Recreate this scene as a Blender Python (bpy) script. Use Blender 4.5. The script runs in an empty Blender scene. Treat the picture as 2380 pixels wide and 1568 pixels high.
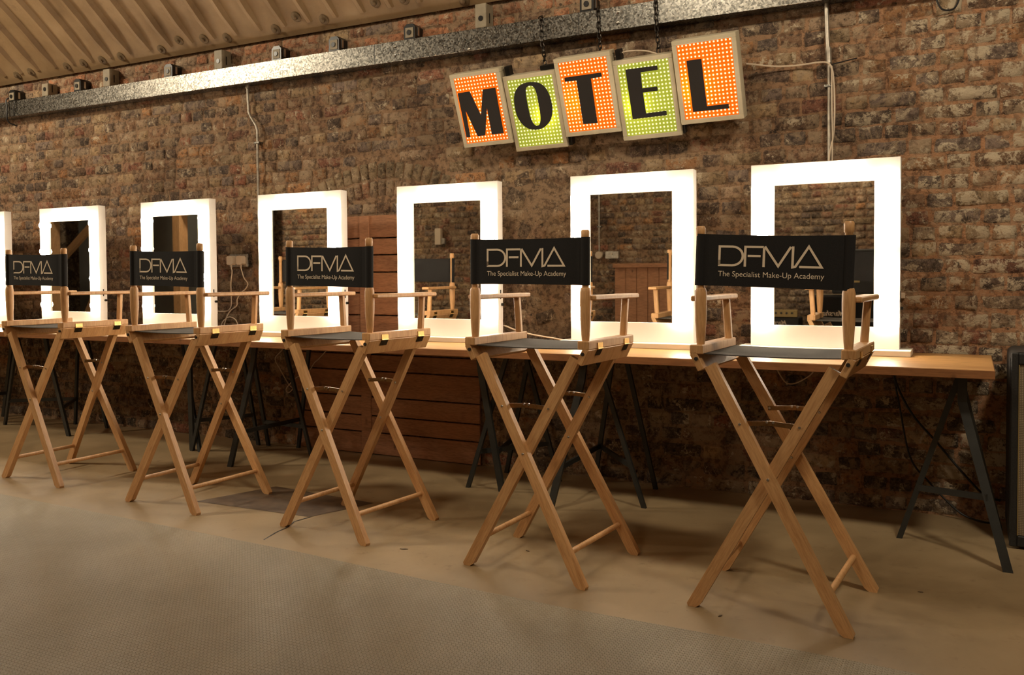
import bpy, math, random
import numpy as np
from mathutils import Matrix, Vector, Euler
random.seed(7)
rng = np.random.default_rng(11)
SC = bpy.context.scene
COL = SC.collection

# ------------------------------------------------------------------ camera
F_PX, W_PX = 2024.119, 2380.0
cam_d = bpy.data.cameras.new('camera')
cam = bpy.data.objects.new('camera', cam_d)
COL.objects.link(cam)
cam_d.sensor_width = 36.0
cam_d.lens = 36.0 * F_PX / W_PX
cam_d.shift_x = -25.78 / W_PX
cam_d.shift_y = -80.48 / W_PX
cam_d.clip_start = 0.05
cam.matrix_world = (Matrix.Translation((0, -4.4033, 1.1124)) @ Matrix.Rotation(0.4759, 4, 'Z')
                    @ Matrix.Rotation(math.pi / 2 - 0.0313, 4, 'X') @ Matrix.Rotation(-0.0062, 4, 'Z'))
SC.camera = cam

# ------------------------------------------------------------------ colour management, world
SC.view_settings.view_transform = 'Standard'
SC.view_settings.look = 'None'
SC.view_settings.gamma = 1.0
SC.view_settings.use_curve_mapping = False
SC.view_settings.exposure = 0.22
wd = bpy.data.worlds.new('world')
SC.world = wd
wd.use_nodes = True
wd.node_tree.nodes['Background'].inputs[0].default_value = (1.0, 0.72, 0.42, 1)
wd.node_tree.nodes['Background'].inputs[1].default_value = 0.02

BULB = 92.0          # radiance of the globe bulbs round the mirrors
WARM = (1.0, 0.86, 0.64)

def lamp(name, loc, power, radius=0.12, color=WARM, kind='POINT', target=None, size=1.0, angle=None):
    d = bpy.data.lights.new(name, kind)
    d.energy = power
    d.color = color
    if kind == 'AREA':
        d.size = size
    else:
        d.shadow_soft_size = radius
    if kind == 'SPOT':
        d.spot_size = angle
        d.spot_blend = 0.6
    o = bpy.data.objects.new(name, d)
    COL.objects.link(o)
    o.location = loc
    if target:
        o.rotation_euler = (Vector(target) - Vector(loc)).to_track_quat('-Z', 'Y').to_euler()
    return o

lamp('unseen_lamp', (-8.6, -4.1, 3.68), 190, 0.16)
lamp('wall_fill_spot', (-6.9, -2.7, 3.80), 250, 0.2, kind='SPOT', target=(-5.4, 0, 2.05), angle=math.radians(110))  # unseen spot added to brighten the left part of the wall
lamp('wall_fill_spot', (-1.9, -2.7, 3.80), 110, 0.2, kind='SPOT', target=(-2.2, 0, 2.05), angle=math.radians(95))  # added spot fill for the wall around the sign, no fixture
lamp('wall_fill_spot', (1.2, -2.7, 3.80), 200, 0.2, kind='SPOT', target=(0.3, 0, 2.05), angle=math.radians(95))  # unseen added spot, lifts the right part of the wall, spares the floor
lamp('unseen_lamp', (-1.6, -5.4, 2.9), 60, 0.3)  # added fill from behind the camera for the chair backs, no fixture

# ------------------------------------------------------------------ node helpers
def new_mat(name):
    m = bpy.data.materials.new(name)
    m.use_nodes = True
    nt = m.node_tree
    return m, nt, nt.nodes['Principled BSDF']

def N(nt, typ, **kw):
    n = nt.nodes.new(typ)
    for k, v in kw.items():
        if k.startswith('i_'):
            n.inputs[k[2:].replace('_', ' ')].default_value = v
        else:
            setattr(n, k, v)
    return n

def ramp(nt, src, stops):
    r = nt.nodes.new('ShaderNodeValToRGB')
    e = r.color_ramp.elements
    while len(e) < len(stops):
        e.new(0.5)
    for el, (p, c) in zip(e, stops):
        el.position = p
        el.color = (c[0], c[1], c[2], 1) if not isinstance(c, (int, float)) else (c, c, c, 1)
    nt.links.new(src, r.inputs[0])
    return r.outputs[0]

def mix(nt, fac, a, b, mode='MIX'):
    m = nt.nodes.new('ShaderNodeMix')
    m.data_type = 'RGBA'
    m.blend_type = mode
    for ix, v in ((0, fac), (6, a), (7, b)):
        sock = m.inputs[ix]
        if hasattr(v, 'links'):
            nt.links.new(v, sock)
        elif isinstance(v, (int, float)):
            sock.default_value = v if ix == 0 else (v, v, v, 1)
        else:
            sock.default_value = (v[0], v[1], v[2], 1)
    return m.outputs[2]

def math_n(nt, op, a, b=None, clamp=False):
    m = nt.nodes.new('ShaderNodeMath')
    m.operation = op
    m.use_clamp = clamp
    for sock, v in ((m.inputs[0], a), (m.inputs[1], b)):
        if v is None:
            continue
        if hasattr(v, 'links'):
            nt.links.new(v, sock)
        else:
            sock.default_value = v
    return m.outputs[0]

def noise(nt, vec, scale, detail=4, rough=0.55, dist=0.0):
    n = N(nt, 'ShaderNodeTexNoise')
    n.inputs['Scale'].default_value = scale
    n.inputs['Detail'].default_value = detail
    n.inputs['Roughness'].default_value = rough
    n.inputs['Distortion'].default_value = dist
    if vec is not None:
        nt.links.new(vec, n.inputs['Vector'])
    return n.outputs['Fac']

def coords(nt, scale=(1, 1, 1), world=False):
    if world:
        src = nt.nodes.new('ShaderNodeNewGeometry').outputs['Position']
    else:
        src = nt.nodes.new('ShaderNodeTexCoord').outputs['Object']
    if scale == (1, 1, 1):
        return src
    mp = nt.nodes.new('ShaderNodeMapping')
    mp.inputs['Scale'].default_value = scale
    nt.links.new(src, mp.inputs['Vector'])
    return mp.outputs[0]

def bump(nt, bsdf, height, strength=0.5, dist=0.002):
    b = nt.nodes.new('ShaderNodeBump')
    b.inputs['Strength'].default_value = strength
    b.inputs['Distance'].default_value = dist
    nt.links.new(height, b.inputs['Height'])
    nt.links.new(b.outputs[0], bsdf.inputs['Normal'])

def setc(nt, bsdf, v):
    if hasattr(v, 'links'):
        nt.links.new(v, bsdf.inputs['Base Color'])
    else:
        bsdf.inputs['Base Color'].default_value = (v[0], v[1], v[2], 1)

def plain(name, c, rough=0.5, metal=0.0, nscale=0, namt=0.25, bmp=0):
    m, nt, b = new_mat(name)
    b.inputs['Roughness'].default_value = rough
    b.inputs['Metallic'].default_value = metal
    setc(nt, b, c)
    if nscale:
        f = noise(nt, coords(nt), nscale, 5)
        lo = [x * (1 - namt) for x in c]
        hi = [min(1, x * (1 + namt)) for x in c]
        setc(nt, b, ramp(nt, f, [(0.3, lo), (0.7, hi)]))
        if bmp:
            bump(nt, b, f, 0.6, bmp)
    return m

def wood(name, light, dark, grain=(9, 9, 0.9), rough=0.5, knots=True, fine=3.0, per_obj=0.12):
    m, nt, b = new_mat(name)
    oi = nt.nodes.new('ShaderNodeObjectInfo')
    co = coords(nt, grain)
    add = nt.nodes.new('ShaderNodeVectorMath')
    add.operation = 'ADD'
    sc = nt.nodes.new('ShaderNodeVectorMath')
    sc.operation = 'SCALE'
    comb = nt.nodes.new('ShaderNodeCombineXYZ')
    for i in range(3):
        nt.links.new(oi.outputs['Random'], comb.inputs[i])
    nt.links.new(comb.outputs[0], sc.inputs[0])
    sc.inputs['Scale'].default_value = 37.0
    nt.links.new(co, add.inputs[0])
    nt.links.new(sc.outputs[0], add.inputs[1])
    f1 = noise(nt, add.outputs[0], fine, 6, 0.6, 1.2)
    c = ramp(nt, f1, [(0.32, dark), (0.52, [(a + 2 * d) / 3 for a, d in zip(dark, light)]), (0.7, light)])
    f2 = noise(nt, add.outputs[0], fine * 9, 3, 0.5)
    c = mix(nt, 0.35, c, ramp(nt, f2, [(0.35, [x * 0.75 for x in dark]), (0.6, light)]))
    if knots:
        v = nt.nodes.new('ShaderNodeTexVoronoi')
        v.inputs['Scale'].default_value = 2.2
        nt.links.new(coords(nt, (3.0, 3.0, 1.6)), v.inputs['Vector'])
        k = ramp(nt, v.outputs['Distance'], [(0.03, 1.0), (0.10, 0.0)])
        c = mix(nt, math_n(nt, 'MULTIPLY', k, 0.7), c, [x * 0.35 for x in dark])
    tone = math_n(nt, 'ADD', math_n(nt, 'MULTIPLY', oi.outputs['Random'], per_obj * 2), 1 - per_obj)
    c = mix(nt, 1.0, c, tone, 'MULTIPLY')
    setc(nt, b, c)
    b.inputs['Roughness'].default_value = rough
    bump(nt, b, f2, 0.15, 0.001)
    return m

# ------------------------------------------------------------------ materials
M = {}
M['pine'] = wood('pine', (0.66, 0.385, 0.175), (0.48, 0.235, 0.085), rough=0.42)
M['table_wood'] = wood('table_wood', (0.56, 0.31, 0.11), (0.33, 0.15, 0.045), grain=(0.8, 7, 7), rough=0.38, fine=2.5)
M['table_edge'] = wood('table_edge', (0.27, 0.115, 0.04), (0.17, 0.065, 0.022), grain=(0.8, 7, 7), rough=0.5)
M['plank_wood'] = wood('plank_wood', (0.50, 0.24, 0.12), (0.26, 0.12, 0.06), grain=(1.0, 6, 6), rough=0.75)
M['beam_timber'] = wood('beam_timber', (0.55, 0.32, 0.15), (0.36, 0.19, 0.08), grain=(6, 6, 1), rough=0.6)
M['white'] = plain('white_paint', (0.80, 0.76, 0.70), 0.45, nscale=3, namt=0.04)
M['plank_white'] = plain('base_paint', (0.70, 0.62, 0.50), 0.5, nscale=5, namt=0.08)
M['canvas'] = plain('black_canvas', (0.0065, 0.0052, 0.0048), 0.9, nscale=300, namt=0.4, bmp=0.0006)
M['seat_canvas'] = plain('seat_canvas', (0.046, 0.037, 0.029), 0.95, nscale=200, namt=0.3, bmp=0.001)
M['print'] = plain('canvas_print', (0.74, 0.62, 0.47), 0.6)
M['brass'] = plain('brass', (0.72, 0.50, 0.20), 0.28, 1.0, nscale=60, namt=0.2)
M['dark_hinge'] = plain('aged_brass', (0.10, 0.075, 0.045), 0.38, 0.9, nscale=60, namt=0.3)
M['steel'] = plain('steel', (0.55, 0.52, 0.48), 0.3, 1.0)
M['bronze'] = plain('bronze_bar', (0.34, 0.20, 0.09), 0.3, 1.0, nscale=40, namt=0.3)
M['trestle'] = plain('trestle_paint', (0.022, 0.023, 0.021), 0.45, nscale=20, namt=0.2)
M['black_metal'] = plain('black_metal', (0.006, 0.0055, 0.005), 0.35, 0.0)
M['chain'] = plain('chain_steel', (0.05, 0.042, 0.035), 0.35, 0.9)
M['cable_white'] = plain('cable_white', (0.62, 0.50, 0.37), 0.5)
M['cable_black'] = plain('cable_black', (0.012, 0.010, 0.009), 0.5)
M['conduit'] = plain('conduit_steel', (0.42, 0.38, 0.32), 0.42, 0.75, nscale=30, namt=0.3)
M['plug'] = plain('plug_plastic', (0.62, 0.50, 0.37), 0.45)
M['beige_box'] = plain('beige_bracket', (0.27, 0.225, 0.155), 0.6, nscale=25, namt=0.15)
M['sign_frame'] = plain('sign_frame', (0.46, 0.40, 0.28), 0.5, 0.0, nscale=9, namt=0.10)
M['sign_letter'] = plain('sign_letter', (0.010, 0.008, 0.007), 0.5)
M['tolex'] = plain('tolex', (0.014, 0.013, 0.012), 0.6, nscale=150, namt=0.5, bmp=0.001)
M['gold'] = plain('gold_panel', (0.36, 0.26, 0.10), 0.45, 0.4)
M['dark_paint'] = plain('dark_partition', (0.15, 0.15, 0.135), 0.8, nscale=2, namt=0.2)

def m_mirror():
    m, nt, b = new_mat('mirror_silver')
    setc(nt, b, (0.86, 0.86, 0.82))
    b.inputs['Metallic'].default_value = 1.0
    b.inputs['Roughness'].default_value = 0.015
    return m
M['mirror'] = m_mirror()

def m_bulb():
    m, nt, b = new_mat('lit_bulb')
    setc(nt, b, (0.9, 0.85, 0.75))
    b.inputs['Emission Color'].default_value = (1.0, 0.86, 0.66, 1)
    b.inputs['Emission Strength'].default_value = BULB
    return m
M['bulb'] = m_bulb()

def m_galv():
    m, nt, b = new_mat('galvanised_steel')
    co = coords(nt)
    v = nt.nodes.new('ShaderNodeTexVoronoi')
    v.inputs['Scale'].default_value = 120
    nt.links.new(co, v.inputs['Vector'])
    sep = nt.nodes.new('ShaderNodeSeparateColor')
    nt.links.new(v.outputs['Color'], sep.inputs[0])
    setc(nt, b, ramp(nt, sep.outputs[0], [(0.0, (0.085, 0.082, 0.074)), (1.0, (0.34, 0.325, 0.29))]))
    b.inputs['Metallic'].default_value = 0.95
    nt.links.new(ramp(nt, sep.outputs[1], [(0.0, 0.22), (1.0, 0.42)]), b.inputs['Roughness'])
    bump(nt, b, sep.outputs[2], 0.22, 0.002)
    return m
M['galv'] = m_galv()

def m_brick():
    m, nt, b = new_mat('old_brick')
    co = coords(nt, world=True)
    at = nt.nodes.new('ShaderNodeAttribute')
    at.attribute_name = 'bcol'
    c = at.outputs['Color']
    isb = at.outputs['Alpha']
    nd = noise(nt, co, 95, 6, 0.8)
    c = mix(nt, math_n(nt, 'MULTIPLY', ramp(nt, nd, [(0.50, 0.0), (0.60, 0.42)]), isb), c, (0.42, 0.31, 0.20))
    n1 = noise(nt, co, 30, 8, 0.72)
    c = mix(nt, ramp(nt, n1, [(0.43, 0.8), (0.52, 0.0)]), c, mix(nt, 1.0, c, (0.30, 0.27, 0.25), 'MULTIPLY'))
    n2 = noise(nt, co, 7, 10, 0.78, 0.5)
    lm = math_n(nt, 'ADD', math_n(nt, 'MULTIPLY', isb, 0.75), 0.25)
    c = mix(nt, math_n(nt, 'MULTIPLY', ramp(nt, n2, [(0.50, 0.0), (0.56, 0.75)]), lm), c, (0.42, 0.305, 0.19))
    # remains of limewash, heavy towards the right end of the wall
    sep = nt.nodes.new('ShaderNodeSeparateXYZ')
    nt.links.new(co, sep.inputs[0])
    mr = nt.nodes.new('ShaderNodeMapRange')
    mr.inputs['From Min'].default_value = -0.60
    mr.inputs['From Max'].default_value = -0.05
    mr.inputs['To Min'].default_value = 0.0
    mr.inputs['To Max'].default_value = 0.065
    nt.links.new(sep.outputs[0], mr.inputs['Value'])
    n3 = noise(nt, co, 9.5, 12, 0.82, 0.3)
    n3b = math_n(nt, 'ADD', n3, mr.outputs[0])
    c = mix(nt, math_n(nt, 'MULTIPLY', ramp(nt, n3b, [(0.565, 0.0), (0.59, 0.92)]), lm), c, (0.60, 0.49, 0.34))
    n4 = noise(nt, co, 24, 8, 0.75)
    c = mix(nt, ramp(nt, n4, [(0.35, 0.9), (0.40, 0.0)]), c, (0.022, 0.016, 0.012))
    # broad patches of soot
    n5 = noise(nt, co, 1.5, 5, 0.65)
    c = mix(nt, ramp(nt, n5, [(0.38, 0.55), (0.52, 0.0)]), c, mix(nt, 1.0, c, (0.42, 0.37, 0.34), 'MULTIPLY'))
    setc(nt, b, c)
    b.inputs['Roughness'].default_value = 0.88
    h = math_n(nt, 'ADD', noise(nt, co, 70, 8, 0.7), math_n(nt, 'MULTIPLY', noise(nt, co, 20, 5, 0.6), 1.6))
    bump(nt, b, h, 1.0, 0.011)
    return m
M['brick'] = m_brick()

def m_floor():
    m, nt, b = new_mat('screed_floor')
    co = coords(nt, world=True)
    f = noise(nt, co, 1.3, 8, 0.62, 0.5)
    c = ramp(nt, f, [(0.3, (0.215, 0.148, 0.078)), (0.5, (0.315, 0.225, 0.122)), (0.7, (0.40, 0.29, 0.165))])
    f2 = noise(nt, co, 14, 7, 0.7)
    c = mix(nt, ramp(nt, f2, [(0.30, 0.5), (0.42, 0.0)]), c, (0.17, 0.11, 0.06))
    f3 = noise(nt, co, 55, 3, 0.5)
    c = mix(nt, ramp(nt, f3, [(0.22, 0.8), (0.26, 0.0)]), c, (0.06, 0.04, 0.025))
    setc(nt, b, c)
    nt.links.new(ramp(nt, f, [(0.3, 0.42), (0.7, 0.6)]), b.inputs['Roughness'])
    bump(nt, b, f2, 0.25, 0.003)
    return m
M['floor'] = m_floor()

def m_mat():
    m, nt, b = new_mat('studded_vinyl')
    co = coords(nt, world=True)
    f = noise(nt, co, 1.8, 6, 0.6)
    c = ramp(nt, f, [(0.3, (0.225, 0.185, 0.120)), (0.7, (0.33, 0.275, 0.185))])
    sep = nt.nodes.new('ShaderNodeSeparateXYZ')
    nt.links.new(co, sep.inputs[0])
    u = math_n(nt, 'ADD', sep.outputs[0], sep.outputs[1])
    v = math_n(nt, 'SUBTRACT', sep.outputs[0], sep.outputs[1])
    k = 2 * math.pi / 0.030
    su = math_n(nt, 'SINE', math_n(nt, 'MULTIPLY', u, k))
    sv = math_n(nt, 'SINE', math_n(nt, 'MULTIPLY', v, k))
    p = math_n(nt, 'MULTIPLY', su, sv)
    pm = ramp(nt, math_n(nt, 'ADD', math_n(nt, 'MULTIPLY', p, 0.5), 0.5), [(0.55, 0.0), (0.75, 1.0)])
    c = mix(nt, math_n(nt, 'MULTIPLY', pm, 0.35), c, (0.42, 0.35, 0.24))
    setc(nt, b, c)
    b.inputs['Roughness'].default_value = 0.48
    bump(nt, b, pm, 0.9, 0.004)
    return m
M['mat'] = m_mat()

def m_ceiling():
    m, nt, b = new_mat('vault_sheeting')
    co = coords(nt, world=True)
    f = noise(nt, co, 2.2, 7, 0.65)
    c = ramp(nt, f, [(0.3, (0.20, 0.125, 0.06)), (0.55, (0.30, 0.20, 0.105)), (0.75, (0.37, 0.26, 0.15))])
    f2 = noise(nt, co, 9, 6, 0.7)
    c = mix(nt, ramp(nt, f2, [(0.58, 0.0), (0.72, 0.5)]), c, (0.16, 0.10, 0.055))
    setc(nt, b, c)
    b.inputs['Roughness'].default_value = 0.5
    b.inputs['Metallic'].default_value = 0.15
    bump(nt, b, f2, 0.1, 0.004)
    return m
M['ceiling'] = m_ceiling()

def m_face(name, col, hole):
    """perforated translucent sheet: lit from lamps inside the box"""
    m, nt, b = new_mat(name)
    co = coords(nt)
    sep = nt.nodes.new('ShaderNodeSeparateXYZ')
    nt.links.new(co, sep.inputs[0])
    def cell(s, pitch):
        fr = math_n(nt, 'FRACT', math_n(nt, 'DIVIDE', s, pitch))
        return math_n(nt, 'ABSOLUTE', math_n(nt, 'SUBTRACT', fr, 0.5))
    a = cell(sep.outputs[0], 0.27 / 14)
    d = cell(sep.outputs[2], 0.3675 / 19)
    r = math_n(nt, 'POWER', math_n(nt, 'ADD', math_n(nt, 'POWER', a, 4.0), math_n(nt, 'POWER', d, 4.0)), 0.25)
    mask = math_n(nt, 'LESS_THAN', r, 0.215)
    c = mix(nt, mask, col, hole)
    setc(nt, b, mix(nt, 1.0, c, 0.55, 'MULTIPLY'))
    b.inputs['Roughness'].default_value = 0.4
    tr = nt.nodes.new('ShaderNodeBsdfTranslucent')
    nt.links.new(mix(nt, mask, [x * 0.8 for x in col], [min(1, x * 1.0) for x in hole]), tr.inputs[0])
    ms = nt.nodes.new('ShaderNodeMixShader')
    ms.inputs[0].default_value = 0.6
    nt.links.new(b.outputs[0], ms.inputs[1])
    nt.links.new(tr.outputs[0], ms.inputs[2])
    em = nt.nodes.new('ShaderNodeEmission')   # emission added to holes and sheet, imitating light from inside the box
    nt.links.new(mix(nt, mask, [x * 0.30 for x in col], [x * 0.74 for x in hole]), em.inputs[0])
    em.inputs[1].default_value = 0.85
    ad = nt.nodes.new('ShaderNodeAddShader')
    nt.links.new(ms.outputs[0], ad.inputs[0])
    nt.links.new(em.outputs[0], ad.inputs[1])
    nt.links.new(ad.outputs[0], nt.nodes['Material Output'].inputs[0])
    return m
M['orange_face'] = m_face('orange_perforated', (0.98, 0.28, 0.010), (1.0, 0.86, 0.62))
M['green_face'] = m_face('green_perforated', (0.56, 0.62, 0.09), (1.0, 0.97, 0.60))
M['grille'] = None
def m_grille():
    m, nt, b = new_mat('grille_cloth')
    co = coords(nt, (1, 1, 1))
    w1 = N(nt, 'ShaderNodeTexWave'); w1.bands_direction = 'X'; w1.inputs['Scale'].default_value = 45
    w2 = N(nt, 'ShaderNodeTexWave'); w2.bands_direction = 'Z'; w2.inputs['Scale'].default_value = 45
    nt.links.new(co, w1.inputs[0]); nt.links.new(co, w2.inputs[0])
    p = math_n(nt, 'MULTIPLY', w1.outputs['Fac'], w2.outputs['Fac'])
    setc(nt, b, ramp(nt, p, [(0.1, (0.16, 0.12, 0.075)), (0.6, (0.36, 0.28, 0.18))]))
    b.inputs['Roughness'].default_value = 0.8
    bump(nt, b, p, 0.4, 0.001)
    return m
M['grille'] = m_grille()

# ------------------------------------------------------------------ object helpers
def tag(o, label=None, cat=None, group=None, kind=None):
    if label: o['label'] = label
    if cat: o['category'] = cat
    if group: o['group'] = group
    if kind: o['kind'] = kind
    return o

def empty(name, loc=(0, 0, 0), rz=0.0):
    o = bpy.data.objects.new(name, None)
    COL.objects.link(o)
    o.location = loc
    o.rotation_euler = (0, 0, rz)
    o.empty_display_size = 0.1
    return o

class MB:
    def __init__(s):
        s.v, s.f = [], []
    def add(s, vs, fs):
        n = len(s.v)
        s.v += [tuple(v) for v in vs]
        s.f += [tuple(n + i for i in f) for f in fs]
        return s
    def box(s, x0, x1, y0, y1, z0, z1, c=0.0, mtx=None):
        """box with chamfered edges when c > 0"""
        if c <= 0:
            vs = [(x, y, z) for z in (z0, z1) for y in (y0, y1) for x in (x0, x1)]
            fs = [(0, 2, 3, 1), (4, 5, 7, 6), (0, 1, 5, 4), (2, 6, 7, 3), (0, 4, 6, 2), (1, 3, 7, 5)]
        else:
            vs, idx = [], {}
            X, Y, Z = (x0, x1), (y0, y1), (z0, z1)
            for i in (0, 1):
                for j in (0, 1):
                    for k in (0, 1):
                        sx, sy, sz = (1, -1)[i], (1, -1)[j], (1, -1)[k]
                        for ax in range(3):
                            idx[(i, j, k, ax)] = len(vs)
                            vs.append((X[i] + (0 if ax == 0 else c * sx), Y[j] + (0 if ax == 1 else c * sy), Z[k] + (0 if ax == 2 else c * sz)))
            fs = []
            for i in (0, 1):
                q = [idx[(i, 0, 0, 0)], idx[(i, 1, 0, 0)], idx[(i, 1, 1, 0)], idx[(i, 0, 1, 0)]]
                fs.append(q if i else q[::-1])
                q = [idx[(0, i, 0, 1)], idx[(0, i, 1, 1)], idx[(1, i, 1, 1)], idx[(1, i, 0, 1)]]
                fs.append(q if i else q[::-1])
                q = [idx[(0, 0, i, 2)], idx[(1, 0, i, 2)], idx[(1, 1, i, 2)], idx[(0, 1, i, 2)]]
                fs.append(q if i else q[::-1])
            for a in (0, 1):
                for bb in (0, 1):
                    fs.append((idx[(0, a, bb, 1)], idx[(1, a, bb, 1)], idx[(1, a, bb, 2)], idx[(0, a, bb, 2)]))
                    fs.append((idx[(a, 0, bb, 0)], idx[(a, 1, bb, 0)], idx[(a, 1, bb, 2)], idx[(a, 0, bb, 2)]))
                    fs.append((idx[(a, bb, 0, 0)], idx[(a, bb, 1, 0)], idx[(a, bb, 1, 1)], idx[(a, bb, 0, 1)]))
            for i in (0, 1):
                for j in (0, 1):
                    for k in (0, 1):
                        fs.append((idx[(i, j, k, 0)], idx[(i, j, k, 1)], idx[(i, j, k, 2)]))
        if mtx is not None:
            vs = [tuple(mtx @ Vector(v)) for v in vs]
        return s.add(vs, fs)
    def tube(s, pts, r, n=8, caps=True, closed=False):
        pts = [Vector(p) for p in pts]
        rr = r if isinstance(r, (list, tuple)) else [r] * len(pts)
        vs, fs = [], []
        up = None
        L = len(pts)
        for i, p in enumerate(pts):
            if closed:
                t = (pts[(i + 1) % L] - pts[i - 1]).normalized()
            else:
                t = (pts[min(i + 1, L - 1)] - pts[max(i - 1, 0)]).normalized()
            if up is None:
                up = Vector((0, 0, 1)) if abs(t.z) < 0.9 else Vector((1, 0, 0))
            a = t.cross(up)
            if a.length < 1e-5:
                a = t.orthogonal()
            a.normalize()
            bq = a.cross(t).normalized()
            up = bq
            for k in range(n):
                an = 2 * math.pi * k / n
                vs.append(tuple(p + a * (math.cos(an) * rr[i]) + bq * (math.sin(an) * rr[i])))
        m = L if closed else L - 1
        for i in range(m):
            for k in range(n):
                a0, a1 = i * n + k, i * n + (k + 1) % n
                j = (i + 1) % L
                fs.append((a0, j * n + k, j * n + (k + 1) % n, a1))
        if caps and not closed:
            fs.append(tuple(range(n)))
            fs.append(tuple((L - 1) * n + k for k in range(n))[::-1])
        return s.add(vs, fs)
    def prism(s, poly, y0, y1):
        """polygon in XZ extruded along Y"""
        n = len(poly)
        vs = [(p[0], y0, p[1]) for p in poly] + [(p[0], y1, p[1]) for p in poly]
        fs = [tuple(range(n)), tuple(range(n, 2 * n))[::-1]]
        fs += [(i, i + n, (i + 1) % n + n, (i + 1) % n) for i in range(n)]
        return s.add(vs, fs)
    def lathe(s, prof, n=20, c=(0, 0)):
        """profile [(r, z)] about a vertical axis"""
        vs, fs = [], []
        for r, z in prof:
            for k in range(n):
                a = 2 * math.pi * k / n
                vs.append((c[0] + r * math.cos(a), c[1] + r * math.sin(a), z))
        for i in range(len(prof) - 1):
            for k in range(n):
                fs.append((i * n + k, i * n + (k + 1) % n, (i + 1) * n + (k + 1) % n, (i + 1) * n + k))
        fs.append(tuple(range(n))[::-1])
        fs.append(tuple((len(prof) - 1) * n + k for k in range(n)))
        return s.add(vs, fs)
    def build(s, name, mat, parent=None, smooth=False, loc=None, mtx=None):
        me = bpy.data.meshes.new(name)
        me.from_pydata(s.v, [], s.f)
        me.validate()
        import bmesh
        bm = bmesh.new()
        bm.from_mesh(me)
        bmesh.ops.recalc_face_normals(bm, faces=bm.faces)
        bm.to_mesh(me)
        bm.free()
        mats = mat if isinstance(mat, (list, tuple)) else [mat]
        for q in mats:
            me.materials.append(q)
        if smooth:
            me.polygons.foreach_set('use_smooth', [True] * len(me.polygons))
            try:
                me.set_sharp_from_angle(angle=math.radians(40))
            except Exception:
                pass
        o = bpy.data.objects.new(name, me)
        COL.objects.link(o)
        if parent is not None:
            o.parent = parent
        if mtx is not None:
            o.matrix_basis = mtx
        elif loc is not None:
            o.location = loc
        return o

def spline(pts, n=8):
    """catmull-rom through points"""
    P = [Vector(p) for p in pts]
    P = [2 * P[0] - P[1]] + P + [2 * P[-1] - P[-2]]
    out = []
    for i in range(1, len(P) - 2):
        for k in range(n):
            t = k / n
            p0, p1, p2, p3 = P[i - 1], P[i], P[i + 1], P[i + 2]
            out.append(0.5 * ((2 * p1) + (p2 - p0) * t + (2 * p0 - 5 * p1 + 4 * p2 - p3) * t * t + (3 * p1 - p0 - 3 * p2 + p3) * t ** 3))
    out.append(P[-2])
    return out

def frame_mtx(p0, p1, hint=(0, 1, 0)):
    """matrix whose Z runs p0->p1 and whose Y is close to hint, origin p0"""
    p0, p1 = Vector(p0), Vector(p1)
    z = (p1 - p0).normalized()
    y = Vector(hint)
    y = (y - z * y.dot(z)).normalized()
    x = y.cross(z)
    m = Matrix((x, y, z)).transposed().to_4x4()
    m.translation = p0
    return m, (p1 - p0).length

def stick(name, p0, p1, w, t, mat, parent, hint=(0, 1, 0), c=0.003):
    m, L = frame_mtx(p0, p1, hint)
    return MB().box(-w / 2, w / 2, -t / 2, t / 2, 0, L, c).build(name, mat, parent, mtx=m)

def text_mesh(name, body, width, extrude=0.0004, shear=0.0, bold=0.0):
    cu = bpy.data.curves.new(name, 'FONT')
    cu.body = body
    cu.size = 1.0
    cu.shear = shear
    cu.offset = bold
    cu.align_x = 'CENTER'
    cu.extrude = 0.0
    o = bpy.data.objects.new(name, cu)
    COL.objects.link(o)
    dg = bpy.context.evaluated_depsgraph_get()
    me = bpy.data.meshes.new_from_object(o.evaluated_get(dg))
    bpy.data.objects.remove(o)
    xs = [v.co.x for v in me.vertices]
    k = width / (max(xs) - min(xs))
    cx = (max(xs) + min(xs)) / 2
    for v in me.vertices:      # stand it up: text reads along +x, faces -y
        v.co = Vector(((v.co.x - cx) * k, 0.0, v.co.y * k))
    return me

# ================================================================== STRUCTURE
PAL = [((0.150, 0.082, 0.045), 5), ((0.080, 0.050, 0.034), 4), ((0.125, 0.088, 0.068), 4), ((0.245, 0.118, 0.048), 2),
       ((0.240, 0.160, 0.085), 3), ((0.175, 0.068, 0.038), 2), ((0.20, 0.135, 0.085), 3)]
PC = [p for p, w in PAL for _ in range(w)]

def brick_quad(acc, cx, cz, w, h, rot=0.0, col=None, push=0.0):
    fx = [0, .07, .35, .65, .93, 1]
    fz = [0, .15, .5, .85, 1]
    n0 = len(acc['v'])
    ca, sa = math.cos(rot), math.sin(rot)
    dep = random.uniform(-0.004, 0.004) + push
    tx, tz = random.uniform(-.004, .004), random.uniform(-.004, .004)
    for j, b in enumerate(fz):
        for i, a in enumerate(fx):
            edge = i in (0, 5) or j in (0, 4)
            ring = i in (1, 4) or j in (1, 3)
            x = (a - .5) * w + random.uniform(-.0022, .0022)
            z = (b - .5) * h + random.uniform(-.0022, .0022)
            if edge and (i in (0, 5)) and (j in (0, 4)):
                x *= 0.97; z *= 0.92
            y = 0.009 if edge else (-0.001 if ring else -0.0025)
            y += dep * (0 if edge else 1) + random.uniform(-.0014, .0014) + (tx * (a - .5) + tz * (b - .5)) * 2
            acc['v'].append((cx + x * ca - z * sa, y, cz + x * sa + z * ca))
    for j in range(4):
        for i in range(5):
            q = n0 + j * 6 + i
            acc['f'].append((q, q + 1, q + 7, q + 6))
    c = col or random.choice(PC)
    k = random.uniform(0.6, 1.4) * 1.6
    acc['c'] += [(c[0] * k, c[1] * k, c[2] * k)] * 20
    acc['nb'] = acc.get('nb', 0) + 20

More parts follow.
